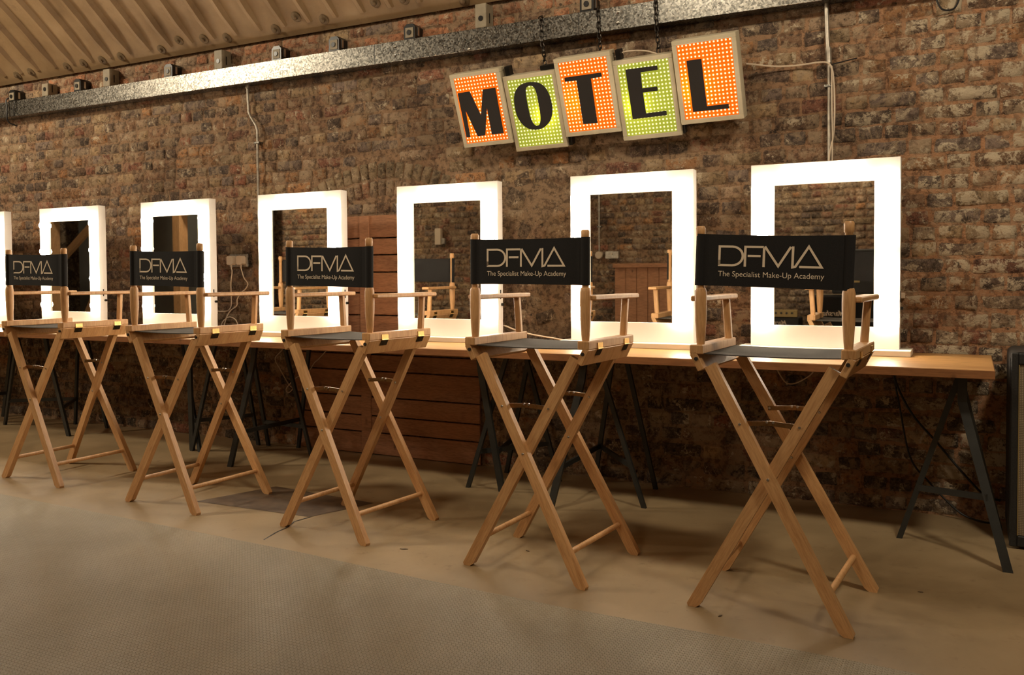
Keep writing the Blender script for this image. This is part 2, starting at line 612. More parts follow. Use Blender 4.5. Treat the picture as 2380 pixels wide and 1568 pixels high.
def brick_wall(name, x0, x1, z1, fine=True, niche=True, flip=None):
    acc = dict(v=[], f=[], c=[])
    # mortar bed
    nx, nz = int((x1 - x0) / 0.05), int(z1 / 0.04)
    rr = np.random.default_rng(5)
    for j in range(nz + 1):
        for i in range(nx + 1):
            x = x0 + (x1 - x0) * i / nx
            z = z1 * j / nz
            y = 0.006 + rr.uniform(-.003, .003)
            acc['v'].append((x, y, z))
    for j in range(nz):
        for i in range(nx):
            q = j * (nx + 1) + i
            acc['f'].append((q, q + 1, q + nx + 2, q + nx + 1))
            x = x0 + (x1 - x0) * i / nx
            t = 0.5 + 0.5 * math.sin(x * 1.3 + 1.0) if x > -3 else 0.25
            a, b = (0.30, 0.20, 0.118), (0.47, 0.235, 0.115)
            k = 1.0
            acc['c'].append(tuple((a[m] * (1 - t) + b[m] * t) * k for m in range(3)))
    CH = 0.0785
    AC, AR = (-3.25, 0.65), 1.18
    row = 0
    z = 0.0
    while z < z1:
        hgt = CH - 0.011
        cz = z + CH / 2
        x = x0 - random.uniform(0, 0.1)
        k = row % 2
        cnt = 0
        while x < x1:
            if row % 3 == 1:
                L = 0.113
            else:
                L = 0.215 if (cnt + k) % 2 else 0.110
            L *= random.uniform(0.93, 1.07)
            cx = x + L / 2
            cnt += 1
            x += L
            if cx > x1 or cx < x0 + 0.02:
                continue
            if niche:
                if -3.95 < cx < -2.54 and cz < 1.50:
                    continue
                dx, dz = cx - AC[0], cz - AC[1]
                r = math.hypot(dx, dz)
                if AR - 0.24 < r < AR + 0.03 and abs(math.atan2(dx, dz)) < 0.66:
                    continue
                if -2.50 < cx < -1.97 and 0.80 < cz < 1.66:
                    continue
            if random.random() < 0.012:
                continue
            sag = 0.006 * math.sin(cx * 1.7 + row) if fine else 0
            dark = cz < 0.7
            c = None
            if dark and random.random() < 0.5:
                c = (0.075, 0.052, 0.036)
            if cz > 2.515 and random.random() < 0.8:
                c = (0.25, 0.105, 0.05)
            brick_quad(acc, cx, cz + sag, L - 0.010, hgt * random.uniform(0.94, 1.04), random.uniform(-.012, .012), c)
        z += CH
        row += 1
    if niche:
        # soldier arch over the boarded niche, in two half-brick rings
        for ring, (r0, hh) in enumerate(((AR - 0.06, 0.105), (AR - 0.175, 0.105))):
            n = 21
            for i in range(n):
                a = -0.60 + 1.20 * i / (n - 1)
                cx, cz = AC[0] + math.sin(a) * r0, AC[1] + math.cos(a) * r0
                brick_quad(acc, cx, cz, 0.056 * r0 / 1.1, hh, -a, (0.21, 0.15, 0.085) if ring == 0 else random.choice([(0.21, 0.10, 0.055), (0.17, 0.11, 0.07)]), -0.003)
        # patched rubble beside the niche
        rr2 = random.Random(4)
        zz = 0.84
        while zz < 1.66:
            xx = -2.49
            hh = rr2.uniform(0.07, 0.12)
            while xx < -1.98:
                w = rr2.uniform(0.07, 0.16)
                if not (-2.30 < xx < -2.14 and 1.40 < zz < 1.52):
                    brick_quad(acc, xx + w / 2, zz + hh / 2, w * 0.9, hh * 0.88, rr2.uniform(-.5, .5), rr2.choice([(0.20, 0.13, 0.075), (0.12, 0.08, 0.05), (0.16, 0.10, 0.06)]), rr2.uniform(-.006, .012))
                xx += w
            zz += hh
    me = bpy.data.meshes.new(name)
    vs = acc['v']
    if flip is not None:
        vs = [(x, flip - y, z) for x, y, z in vs]
        fs = [f[::-1] for f in acc['f']]
    else:
        fs = acc['f']
    me.from_pydata(vs, [], fs)
    me.materials.append(M['brick'])
    at = me.color_attributes.new('bcol', 'FLOAT_COLOR', 'CORNER')
    cols = np.ones((len(fs) * 4, 4), dtype=np.float32)
    cols[:, :3] = np.repeat(np.array(acc['c'], dtype=np.float32), 4, axis=0)
    cols[:4 * (len(fs) - acc['nb']), 3] = 0.0      # alpha 0 = mortar
    at.data.foreach_set('color', cols.ravel())
    me.polygons.foreach_set('use_smooth', [True] * len(fs))
    o = bpy.data.objects.new(name, me)
    COL.objects.link(o)
    tag(o, kind='structure')
    return o

XL, XR, YF = -14.0, 3.2, -6.2
wall = brick_wall('wall_back', -8.2, 1.5, 2.90)
brick_wall('wall_front', -9.5, 1.0, 2.70, fine=False, niche=False, flip=YF)

def plain_wall(name, vs, mat):
    o = MB().add(vs, [(0, 1, 2, 3)]).build(name, mat)
    o.data.color_attributes.new('bcol', 'FLOAT_COLOR', 'CORNER')
    o.data.color_attributes['bcol'].data.foreach_set('color', [0.13, 0.08, 0.05, 1] * 4)
    return tag(o, kind='structure')
def slab(name, a, b, mat):
    mb = MB().box(a[0], b[0], a[1], b[1], a[2], b[2])
    o = mb.build(name, mat)
    at = o.data.color_attributes.new('bcol', 'FLOAT_COLOR', 'CORNER')
    at.data.foreach_set('color', [0.13, 0.08, 0.05, 1] * len(at.data))
    return tag(o, kind='structure')
slab('wall_left', (XL - 0.1, YF - 0.1, 0), (XL, 0.1, 4.2), M['brick'])
slab('wall_right', (XR, YF - 0.1, 0), (XR + 0.1, 0.1, 4.2), M['brick'])
slab('wall_back_far', (XL, 0.11, 0), (XR, 0.2, 2.9), M['brick'])
slab('wall_front_far', (XL, YF - 0.15, 0), (XR, YF - 0.03, 2.9), M['brick'])

fl = MB().box(XL, XR, YF - 0.1, 0.2, -0.06, 0.0).build('floor', M['floor'])
tag(fl, kind='structure')
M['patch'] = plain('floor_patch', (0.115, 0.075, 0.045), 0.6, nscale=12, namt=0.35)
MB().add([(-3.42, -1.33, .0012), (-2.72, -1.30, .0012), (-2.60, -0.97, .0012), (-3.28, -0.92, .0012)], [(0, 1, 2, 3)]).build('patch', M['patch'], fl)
cr = MB()
cp = [(-2.72, -1.30), (-2.735, -1.39), (-2.70, -1.47), (-2.69, -1.56), (-2.66, -1.66)]
for (a, b_), (c_, d_) in zip(cp[:-1], cp[1:]):
    cr.add([(a, b_, .0012), (a + .008, b_, .0012), (c_ + .006, d_, .0012), (c_, d_, .0012)], [(0, 1, 2, 3)])
cr.build('crack', M['cable_black'], fl)

for i_, (px_, py_, L_, a_) in enumerate(((-2.05, -1.50, .035, .4), (-1.585, -1.30, .022, -.3), (-.72, -1.62, .02, 1.2), (-.15, -1.10, .018, .2))):
    lf = MB().prism([(-L_ / 2, 0), (0, L_ * .22), (L_ / 2, .002), (.003, -L_ * .15)], -.0006, .0012).build('leaf_scrap', M['patch'], mtx=Matrix.Translation((px_, py_, .0016)) @ Matrix.Rotation(a_, 4, 'Z') @ Matrix.Rotation(math.pi / 2, 4, 'X'))
    tag(lf, ('tiny dark scrap on the floor between the two middle chairs\' legs', 'tiny dark scrap on the floor left of the second nearest chair foot', 'tiny dark scrap on the floor beside the nearest chair\'s left foot', 'tiny dark scrap on the floor at right, in front of the bent trestle')[i_], 'scrap')

# studded vinyl laid over the screed
mt = MB()
prof = [(XL + 0.01, -1.60), (-4.44, -1.672), (-3.16, -1.70), (-2.39, -1.722), (-1.75, -1.765), (-1.22, -1.782), (-0.52, -1.775), (-0.16, -1.785), (XR - 0.01, -1.80)]
for (a, b_), (c_, d_) in zip(prof[:-1], prof[1:]):
    vs = [(a, YF + .01, 0.0), (c_, YF + .01, 0.0), (c_, d_, 0.0), (a, b_, 0.0), (a, YF + .01, .003), (c_, YF + .01, .003), (c_, d_ - .002, .003), (a, b_ - .002, .003)]
    mt.add(vs, [(4, 5, 6, 7), (3, 2, 6, 7), (0, 1, 5, 4)])
tag(mt.build('floor_covering', M['mat']), 'large sheet of grey-brown studded vinyl laid over the bare floor', 'floor covering')

# ceiling: sheeted vault
CY, CR_, CZ = -3.1, 4.24, -0.24
def vault(phi, inset=0.0):
    return (CY + (CR_ - inset) * math.sin(phi), CZ + (CR_ - inset) * math.cos(phi))
cm = MB()
PH = [math.radians(a) for a in np.linspace(46.6, -47.5, 48)]
xs = [XL, -9, -6, -3, 0, XR]
vs, fs = [], []
for p in PH:
    y, z = vault(p)
    for x in xs:
        vs.append((x, y, z))
nxx = len(xs)
for i in range(len(PH) - 1):
    for k in range(nxx - 1):
        fs.append((i * nxx + k, i * nxx + k + 1, (i + 1) * nxx + k + 1, (i + 1) * nxx + k))
cm.add(vs, fs)
vs2 = [(x, y + .0, z + .06) for x, y, z in vs]
cm.add(vs2, [f[::-1] for f in fs])
# pressed ribs
x = -3.53 - 0.2085 * 50
PR = [math.radians(a) for a in np.linspace(45.6, -46.5, 44)]
while x < XR - 0.1:
    if x > XL + 0.1:
        vs, fs = [], []
        for i, p in enumerate(PR):
            sc = 0.35 if i in (0, len(PR) - 1) else 1.0
            for dx, ins in ((-.026, -.001), (-.013, .034 * sc), (.013, .034 * sc), (.026, -.001)):
                y, z = vault(p, ins)
                vs.append((x + dx, y, z))
        for i in range(len(PR) - 1):
            for k in range(3):
                q = i * 4 + k
                fs.append((q, q + 1, q + 5, q + 4))
        fs.append((0, 1, 2, 3))
        cm.add(vs, fs)
    x += 0.2085
ceil = cm.build('ceiling', M['ceiling'], smooth=True)
tag(ceil, kind='structure')
M['washer'] = plain('ceiling_washer', (0.16, 0.11, 0.06), 0.5, 0.3, nscale=30, namt=0.3)
for bx, bz in ((-6.717, 2.72), (-6.539, 2.725), (-6.114, 2.72), (-5.92, 2.722), (-5.713, 2.72), (-5.507, 2.72), (-5.087, 2.72), (-4.88, 2.75), (-4.658, 2.735), (-4.458, 2.72), (-4.028, 2.72), (-3.82, 2.76), (-3.625, 2.725), (-3.203, 2.76), (-3.0, 2.75), (-2.616, 2.70)):
    # find phi for this height
    phi = math.acos((bz - CZ) / CR_)
    y, z = vault(phi, 0.0)
    nrm = Vector((0, -math.sin(phi), -math.cos(phi)))
    mm, _ = frame_mtx((bx, y, z), Vector((bx, y, z)) + nrm)
    MB().lathe([(0.034, -.002), (0.034, .006), (0.026, .010), (0.014, .010), (0.014, .022), (0.008, .026)], 16).build('bolt', M['washer'], ceil, smooth=True, mtx=mm)

# boarded-up niche
bd = MB()
zs = [0.0, 0.139, 0.244, 0.362, 0.524, 0.628, 0.74, 0.872, 1.011, 1.139, 1.246, 1.35, 1.494]
for a, b_ in zip(zs[:-1], zs[1:]):
    bd.box(-3.945, -2.545, -0.024 + random.uniform(-.003, .003), -0.013, a + 0.004, b_ - 0.004, 0.003)
bd.box(-3.40, -3.325, -0.034, -0.020, 0.0, 1.49, 0.003)
nb = bd.build('boarded_niche', M['plank_wood'])
tag(nb, 'arched wall niche boarded up with wide horizontal reddish-brown planks', 'wooden boarding')

# ================================================================== BEAM AND FITTINGS
bm_ = MB()
BY, BT, BB = -0.088, 2.5145, 2.3944
bm_.box(XL + .02, XR - .02, BY, BY + .006, BB, BT, 0.0015)
bm_.box(XL + .02, XR - .02, BY + .004, 0.012, BT - .006, BT, 0)
bm_.box(XL + .02, XR - .02, BY + .004, 0.012, BB, BB + .006, 0)
beam = bm_.build('steel_beam', M['galv'])
tag(beam, 'long galvanised steel channel beam running along the brick wall under the vault', 'beam')
for jx in (-5.35, -3.224, -1.879):
    MB().box(jx - .0015, jx + .0015, BY - .0008, BY + .001, BB, BT).build('joint', M['black_metal'], beam)
for sx_, sz_ in ((-1.656, 2.484), (-1.656, 2.43), (-3.076, 2.483), (-3.076, 2.432), (-2.561, 2.404)):
    MB().tube([(sx_, BY + .002, sz_), (sx_, BY - .004, sz_), (sx_, BY - .007, sz_)], [.008, .008, .004], 10).build('screw', M['steel'], beam, smooth=True)

def black_bracket(x, label):
    t = empty('beam_clamp', (x, -0.05, BT))
    tag(t, label, 'clamp', 'clamps bolted along the top of the steel beam')
    MB().prism([(-.040, 0), (.040, 0), (.040, .070), (.022, .088), (-.022, .088), (-.040, .070)], -.038, .045).build('housing', M['black_metal'], t)
    MB().box(-.028, .028, -.0415, -.037, .008, .066, .001).build('end_plate', M['beige_box'], t)
    MB().tube([(0, -.041, .037), (0, -.047, .037)], .015, 14).build('bolt', M['black_metal'], t, smooth=True)
    MB().box(.041, .0425, -.012, .004, .02, .07).build('rib', M['steel'], t)
    return t
def beige_bracket(x, label, hgt=0.125):
    t = empty('beam_clamp', (x, -0.05, BT))
    tag(t, label, 'clamp', 'tall beige clamps on the steel beam')
    MB().box(-.036, .036, -.040, .045, 0, hgt, .003).build('housing', M['beige_box'], t)
    MB().tube([(0.002, -.039, .052), (0.002, -.044, .052)], .015, 14).build('bolt', M['black_metal'], t, smooth=True)
    MB().box(.0365, .038, -.006, .002, .03, .085).build('slot', M['black_metal'], t)
    return t
for x, l in ((-6.76, 'black clamp with a hanging cable at the far left end of the beam'),
             (-5.97, 'small black clamp on the beam, third from the left end'),
             (-5.00, 'black clamp on the beam between the two slim tall beige clamps'),
             (-4.005, 'black clamp on the beam just right of the left conduit top'),
             (-3.535, 'middle one of three black clamps in a row right of the left conduit'),
             (-2.969, 'black clamp on the beam next to the left of the largest beige clamp'),
             (-1.833, 'black clamp on the beam above the letter T of the sign')):
    black_bracket(x, l)
for x, l, hh in ((-6.349, 'small beige clamp second from the left end of the beam', .095),
                 (-5.642, 'slim tall beige clamp on the beam third beige one counted from the sign', .125),
                 (-4.52, 'slim tall beige clamp on the beam just left of the left conduit top', .125),
                 (-2.483, 'large beige clamp on the beam just left of the sign chains', .135)):
    beige_bracket(x, l, hh)
tag(MB().tube(spline([(-6.78, -.06, 2.55), (-6.81, -.10, 2.53), (-6.795, -.105, 2.45), (-6.80, -.10, 2.36), (-6.79, -.03, 2.33)]), .006, 6).build('hanging_cable', M['cable_black'], smooth=True),
    'short black cable drooping over the left end of the beam', 'cable')
tag(MB().tube(spline([(-6.72, -.06, 2.53), (-6.70, -.10, 2.50), (-6.72, -.100, 2.44), (-6.735, -.09, 2.40)]), .004, 6).build('hanging_cable', M['cable_black'], smooth=True),
    'thin black lead hanging over the beam beside the thicker drooping cable', 'cable')

# conduits
def conduit(name, pts, r, label, clips, parts=()):
    t = empty(name, pts[-1])
    o = Vector(pts[-1])
    MB().tube([Vector(p) - o for p in pts], r, 12).build('pipe', M['conduit'], t, smooth=True)
    for cx, cz in clips:
        mb = MB()
        mb.box(cx - .022 - o.x, cx + .022 - o.x, -r - .004 - o.y - .03 + .03 - .03, 0.004 - o.y, cz - .006 - o.z, cz + .006 - o.z, .001)
        mb.build('clip', M['galv'], t)
    for a, b_, rr_ in parts:
        MB().tube([Vector(a) - o, Vector(b_) - o], rr_, 14).build('coupling', M['conduit'], t, smooth=True)
    return tag(t, label, 'pipe')
conduit('conduit_pipe', [(-4.317, -.03, 2.394), (-4.315, -.03, 2.30), (-4.310, -.03, 2.215), (-4.29, -.03, 2.18), (-4.25, -.03, 2.125), (-4.236, -.03, 2.09), (-4.236, -.03, 1.9), (-4.233, -.03, 0.80)], .0085,
        'thin steel conduit kinking down the wall to behind the fourth mirror from the right', [(-4.234, 2.007)], [((-4.317, -.03, 2.394), (-4.317, -.03, 2.372), .014)])
conduit('conduit_pipe', [(-.626, -.03, 2.394), (-.622, -.03, 2.28), (-.617, -.03, 2.17), (-.612, -.03, 2.10), (-.609, -.03, 2.0), (-.604, -.03, 0.80)], .0105,
        'straight steel conduit running down to behind the rightmost mirror', [(-.611, 2.003)], [((-.616, -.03, 2.185), (-.613, -.03, 2.11), .0145)])

def cable(pts, r, mat, label, name='cable', n=8, cat='cable'):
    return tag(MB().tube(spline(pts, n), r, 6).build(name, M[mat], smooth=True), label, cat)
cable([(-0.99, -.09, 2.14), (-.862, -.03, 2.124), (-.75, -.022, 2.119), (-.66, -.04, 2.118), (-.612, -.052, 2.105), (-.592, -.052, 2.06), (-.584, -.045, 1.915), (-.588, -.045, 1.774), (-.605, -.045, 1.68), (-.612, -.045, 1.58)], .0042, 'cable_white',
      'white cable from the sign along the wall and down the right conduit')
cable([(-.596, -.056, 2.09), (-.594, -.056, 1.9), (-.592, -.050, 1.75), (-.595, -.045, 1.55)], .0032, 'cable_white',
      'thinner white cable hanging straight beside the right conduit')
cable([(-.601, -.048, 2.100), (-.56, -.035, 2.108), (-.52, -.02, 2.118), (-.49, -.006, 2.125)], .003, 'cable_black',
      'short black cable tie poking right from the right conduit')
cable([(-.165, -.012, 2.42), (-.158, -.03, 2.36), (-.137, -.035, 2.302), (-.108, -.035, 2.285), (-.077, -.035, 2.294), (-.056, -.03, 2.35), (-.05, -.012, 2.42)], .0042, 'cable_black',
      'black cable loop hanging on the brickwork at the top right')

# sockets and plugs left of the fourth mirror
st = empty('wall_socket', (-4.417, 0, 1.225))
tag(st, 'double wall socket box on the bricks between the fourth and fifth mirrors', 'socket')
MB().box(-.085, .085, -.036, .012, -.045, .045, .003).build('back_box', M['galv'], st)
MB().box(-.082, .082, -.041, -.034, -.042, .042, .002).build('face_plate', M['conduit'], st)
for px_, ll in ((-4.461, 'white mains plug, the left one of two in the wall socket'), (-4.374, 'white mains plug, the right one of two in the wall socket')):
    pg = empty('mains_plug', (px_, -.041, 1.227))
    tag(pg, ll, 'plug')
    MB().prism([(-.026, -.022), (-.016, -.030), (.016, -.030), (.026, -.022), (.026, .020), (.018, .028), (-.018, .028), (-.026, .020)], -.036, 0).build('body', M['plug'], pg)
    MB().tube([(0, -.018, -.028), (0, -.018, -.050)], [.008, .005], 8).build('cord_grip', M['plug'], pg, smooth=True)
cable([(-4.461, -.06, 1.180), (-4.455, -.06, 1.148), (-4.466, -.06, 1.081), (-4.477, -.05, 1.01), (-4.482, -.045, 0.929), (-4.507, -.04, 0.893), (-4.544, -.04, 0.881), (-4.60, -.10, 0.884)], .0036, 'cable_white', 'white cable from the left plug curling behind the fifth mirror')
cable([(-4.374, -.06, 1.180), (-4.362, -.06, 1.147), (-4.345, -.06, 1.107), (-4.322, -.05, 1.068), (-4.347, -.05, 1.032), (-4.383, -.05, 1.01), (-4.421, -.05, .965), (-4.428, -.05, .921), (-4.483, -.055, .884), (-4.521, -.055, .834), (-4.546, -.06, .757)], .0036, 'cable_white', 'white cable from the right plug snaking down to the table')
cable([(-4.556, -.07, .756), (-4.546, -.07, .802), (-4.496, -.07, .839), (-4.454, -.07, .842), (-4.412, -.07, .818), (-4.39, -.07, .756)], .0034, 'cable_white', 'small hoop of white cable standing on the table below the plugs')
cable([(-2.36, -.19, .80), (-2.303, -.19, .838), (-2.209, -.19, .812), (-2.104, -.19, .791), (-1.976, -.19, .775), (-1.863, -.19, .756)], .0042, 'cable_white', 'pale cable sloping down onto the table between the second and third mirrors')
cable([(-.865, -.07, .705), (-.838, -.07, .642), (-.803, -.07, .589), (-.767, -.07, .581), (-.723, -.07, .60), (-.677, -.07, .637), (-.64, -.07, .705)], .0034, 'cable_white', 'white cable loop hanging under the table behind the nearest chair')
cable([(-3.97, -.08, .705), (-4.0, -.08, .639), (-4.061, -.08, .579), (-4.025, -.08, .517), (-3.952, -.08, .418), (-3.915, -.08, .391), (-3.953, -.08, .36), (-3.967, -.08, .388), (-3.884, -.08, .461), (-3.825, -.08, .475)], .0036, 'cable_white', 'tangled white cable hanging under the table left of the middle chair')
cable([(-3.60, -.06, .705), (-3.649, -.06, .645), (-3.714, -.06, .587), (-3.758, -.06, .551), (-3.818, -.06, .464), (-3.856, -.06, .394), (-3.835, -.06, .316)], .0032, 'cable_white', 'white cable hanging under the table behind the leg of the middle chair')
cable([(-.315, -.05, .705), (-.312, -.05, .615), (-.293, -.05, .506), (-.246, -.05, .27), (-.165, -.05, .159), (-.041, -.05, .036), (.06, -.06, .006), (.12, -.03, .006)], .0045, 'cable_black', 'black cable drooping to the floor under the right end of the table')
cable([(-.318, -.06, .705), (-.309, -.06, .615), (-.239, -.06, .47), (-.13, -.06, .34), (-.025, -.06, .213), (.06, -.04, .12), (.12, -.02, .10)], .0055, 'cable_black', 'thicker black cable slanting to the speaker under the right end of the table')

# wall hook beside rightmost mirror
hk = MB().box(-.297, -.275, -.02, .01, .995, 1.022, .003)
tag(hk.build('cable_clip', M['plug']), 'small white cable clip on the brick beside the rightmost mirror', 'clip')

# ================================================================== SIGN
SR = (Matrix.Translation((-1.8, -.2, 2.05)) @ Matrix.Rotation(.0027, 4, 'Z') @ Matrix.Rotation(.3701, 4, 'X') @ Matrix.Rotation(-.0189, 4, 'Y'))
sign = empty('hanging_sign')
sign.matrix_world = SR
tag(sign, 'lit sign of five staggered orange and green letter boxes reading MOTEL, hung on chains', 'sign')
LET = {
 'M': [[(-0.7471, 0.0975), (-0.6705, 0.0983), (-0.6293, -0.0375), (-0.5856, 0.099), (-0.508, 0.0987), (-0.511, -0.1504), (-0.5851, -0.1505), (-0.5829, 0.001), (-0.6287, -0.1513), (-0.6766, -0.1517), (-0.7204, -0.0021), (-0.7253, -0.1521), (-0.7502, -0.1514)]],
 'O': [[(-0.416, 0.0189), (-0.4017, 0.0576), (-0.3713, 0.0879), (-0.3339, 0.1001), (-0.2891, 0.0997), (-0.247, 0.0878), (-0.2186, 0.06), (-0.203, 0.0186), (-0.1979, -0.0248), (-0.201, -0.0613), (-0.2167, -0.1029), (-0.2469, -0.1341), (-0.2814, -0.1509), (-0.3204, -0.1539), (-0.3605, -0.1438), (-0.3907, -0.1191), (-0.4112, -0.0821), (-0.4193, -0.0371)]],
 'T': [[(-0.0938, 0.1005), (0.1109, 0.1001), (0.1126, 0.0791), (0.0511, 0.0773), (0.0488, -0.1523), (-0.0318, -0.1505), (-0.0299, 0.0772), (-0.0948, 0.0794)]],
 'E': [[(0.2377, 0.0959), (0.4042, 0.0945), (0.4052, 0.0734), (0.3147, 0.0727), (0.3119, -0.007), (0.3899, -0.0072), (0.391, -0.0277), (0.3121, -0.0284), (0.3133, -0.1341), (0.4213, -0.1326), (0.4206, -0.1548), (0.2386, -0.1563)]],
 'L': [[(0.5585, 0.0989), (0.6319, 0.0987), (0.6332, -0.131), (0.7398, -0.1309), (0.739, -0.1533), (0.5605, -0.1513)]]}
O_IN = [(-0.3065, 0.0824), (-0.3241, 0.0786), (-0.3354, 0.0651), (-0.34, 0.0348), (-0.3410, 0.0039), (-0.3401, -0.0459), (-0.336, -0.0933), (-0.3245, -0.1229), (-0.3092, -0.1333), (-0.2904, -0.1264), (-0.2784, -0.0963), (-0.2749, -0.05), (-0.2748, -0.0067), (-0.2752, 0.0333), (-0.2815, 0.0648), (-0.2934, 0.0789)]
BOX = {'M': (-.779, -.466, -.2095, .200, 1), 'O': (-.461, -.148, -.2640, .147, 0), 'T': (-.141, .172, -.2095, .200, 1), 'E': (.173, .486, -.2640, .145, 0), 'L': (.494, .807, -.2100, .199, 1)}
def catmull2(pl, n=4):
    out = []
    L = len(pl)
    for i in range(L):
        p0, p1, p2, p3 = [Vector(pl[(i + k) % L]) for k in (-1, 0, 1, 2)]
        for k in range(n):
            t = k / n
            out.append(tuple(0.5 * ((2 * p1) + (p2 - p0) * t + (2 * p0 - 5 * p1 + 4 * p2 - p3) * t * t + (3 * p1 - p0 - 3 * p2 + p3) * t ** 3)))
    return out
def flat_letter(name, outer, inner, y0, y1, mat, parent):
    """filled 2D shape (with optional hole) extruded"""
    cu = bpy.data.curves.new(name, 'CURVE')
    cu.dimensions = '2D'
    cu.fill_mode = 'BOTH'
    cu.extrude = abs(y1 - y0) / 2
    for pl in [outer] + ([inner] if inner else []):
        sp = cu.splines.new('POLY')
        sp.points.add(len(pl) - 1)
        for q, p in zip(sp.points, pl):
            q.co = (p[0], p[1], 0, 1)
        sp.use_cyclic_u = True
    o = bpy.data.objects.new(name, cu)
    COL.objects.link(o)
    me = bpy.data.meshes.new_from_object(o.evaluated_get(bpy.context.evaluated_depsgraph_get()))
    bpy.data.objects.remove(o)
    for v in me.vertices:
        v.co = Vector((v.co.x, (y0 + y1) / 2 - v.co.z, v.co.y))
    me.materials.clear()
    me.materials.append(mat)
    ob = bpy.data.objects.new(name, me)
    COL.objects.link(ob)
    ob.parent = parent
    return ob
for k, (u0, u1, v0, v1, front) in BOX.items():
    d0 = -0.004 if front else 0.010
    w, h = u1 - u0, v1 - v0
    cx, cz = (u0 + u1) / 2, (v0 + v1) / 2
    t = 0.0225
    DP = 0.075
    mb = MB()
    a, b_, c_, d_ = -w / 2, w / 2, -h / 2, h / 2
    mb.box(a, b_, 0, DP, d_ - t, d_, .002).box(a, b_, 0, DP, c_, c_ + t, .002)
    mb.box(a, a + t, 0, DP, c_ + t - .001, d_ - t + .001, .002).box(b_ - t, b_, 0, DP, c_ + t - .001, d_ - t + .001, .002)
    mb.box(a + .004, b_ - .004, DP - .006, DP - .001, c_ + .004, d_ - .004)
    bx = mb.build('letter_box', M['sign_frame'], sign, loc=(cx, d0, cz))
    fc = MB().box(a + t, b_ - t, .004, .0065, c_ + t, d_ - t)
    # object origin at a corner of the perforation grid
    f = MB().box(0, w - 2 * t, 0, .002, 0, h - 2 * t).build('perforated_sheet', M['orange_face'] if front else M['green_face'], bx, loc=(a + t, .004, c_ + t))
    outer = [(p[0] - cx, p[1] - cz) for p in LET[k][0]]
    inner = None
    if k == 'O':
        outer = catmull2(outer)
        inner = catmull2([(p[0] - cx, p[1] - cz) for p in O_IN])
    flat_letter('letter', outer, inner, -.001, .003, M['sign_letter'], bx)
    # tube lamp inside the box, off to one side as in the photograph
    side = {'M': -.07, 'O': .05, 'T': -.07, 'E': -.06, 'L': -.07}[k]
    ld = bpy.data.lights.new('sign_lamp', 'POINT')
    ld.energy = 2.8 if front else 1.3
    ld.color = (1.0, 0.80, 0.5)
    ld.shadow_soft_size = .012
    lo = bpy.data.objects.new('sign_lamp', ld)
    COL.objects.link(lo)
    lo.parent = bx
    lo.location = (side, .048, -.03)
# black carrier bars behind the boxes
MB().box(-.72, .76, .078, .10, .10, .125, .002).build('carrier_bar', M['black_metal'], sign)
MB().box(-.72, .76, .078, .10, -.17, -.145, .002).build('carrier_bar', M['black_metal'], sign)
for u in (-.452, .186):
    MB().box(u, u + .028, .035, .08, .125, .196, .002).build('end_bracket', M['black_metal'], sign)
for u in (-.155, .472):
    MB().box(u, u + .025, .035, .08, -.262, -.19, .002).build('end_bracket', M['black_metal'], sign)
MB().box(-.245, -.15, .04, .08, .149, .172, .002).build('hanger_block', M['black_metal'], sign)
_ld = MB().tube(spline([SR.inverted() @ Vector(p) for p in [(-1.63, -.20, 2.225), (-1.60, -.205, 2.238), (-1.55, -.205, 2.243), (-1.47, -.20, 2.236), (-1.40, -.17, 2.215)]]), .004, 6).build('lead', M['cable_white'], sign, smooth=True)

def chain(name, pts, label):
    """oval links alternately turned"""
    P = spline(pts, 24)
    # resample by arc length
    d = [0]
    for a, b_ in zip(P[:-1], P[1:]):
        d.append(d[-1] + (b_ - a).length)
    step = .031
    n = int(d[-1] / step)
    mb = MB()
    def at(s):
        for i in range(len(d) - 1):
            if d[i + 1] >= s:
                t = (s - d[i]) / max(1e-9, d[i + 1] - d[i])
                return P[i].lerp(P[i + 1], t)
        return P[-1]
    for i in range(n):
        a, b_ = at(i * step), at((i + 1) * step)
        m, L = frame_mtx(a, b_, (0.7, 0.7, 0) if i % 2 else (0.7, -0.7, 0))
        hw, hl = .0095, .0185
        loop = []
        for k in range(12):
            an = 2 * math.pi * k / 12
            x = hw * math.cos(an)
            z = (hl - hw) * (1 if math.sin(an) >= 0 else -1) + hw * math.sin(an) + L / 2
            loop.append(m @ Vector((x, 0, z)))
        mb.tube(loop, .0034, 6, closed=True)
    return tag(mb.build(name, M['chain'], smooth=True), label, 'chain', 'chains holding up the sign')
chain('chain', [(-2.125, -.06, 2.522), (-2.10, -.085, 2.523), (-2.098, -.098, 2.505), (-2.096, -.098, 2.40), (-2.075, -.115, 2.32), (-2.055, -.145, 2.26), (-2.045, -.16, 2.205)], 'black chain hanging over the beam to the sign, leftmost of three')
chain('chain', [(-1.79, -.055, 2.522), (-1.770, -.085, 2.523), (-1.765, -.098, 2.505), (-1.760, -.098, 2.40), (-1.745, -.12, 2.33), (-1.735, -.15, 2.26), (-1.73, -.165, 2.20)], 'black chain hanging over the beam to the sign, middle one of three')
chain('chain', [(-1.47, -.055, 2.522), (-1.452, -.085, 2.523), (-1.448, -.098, 2.505), (-1.445, -.098, 2.40), (-1.435, -.11, 2.33), (-1.425, -.125, 2.27), (-1.42, -.135, 2.215)], 'black chain hanging over the beam to the sign, rightmost of three')

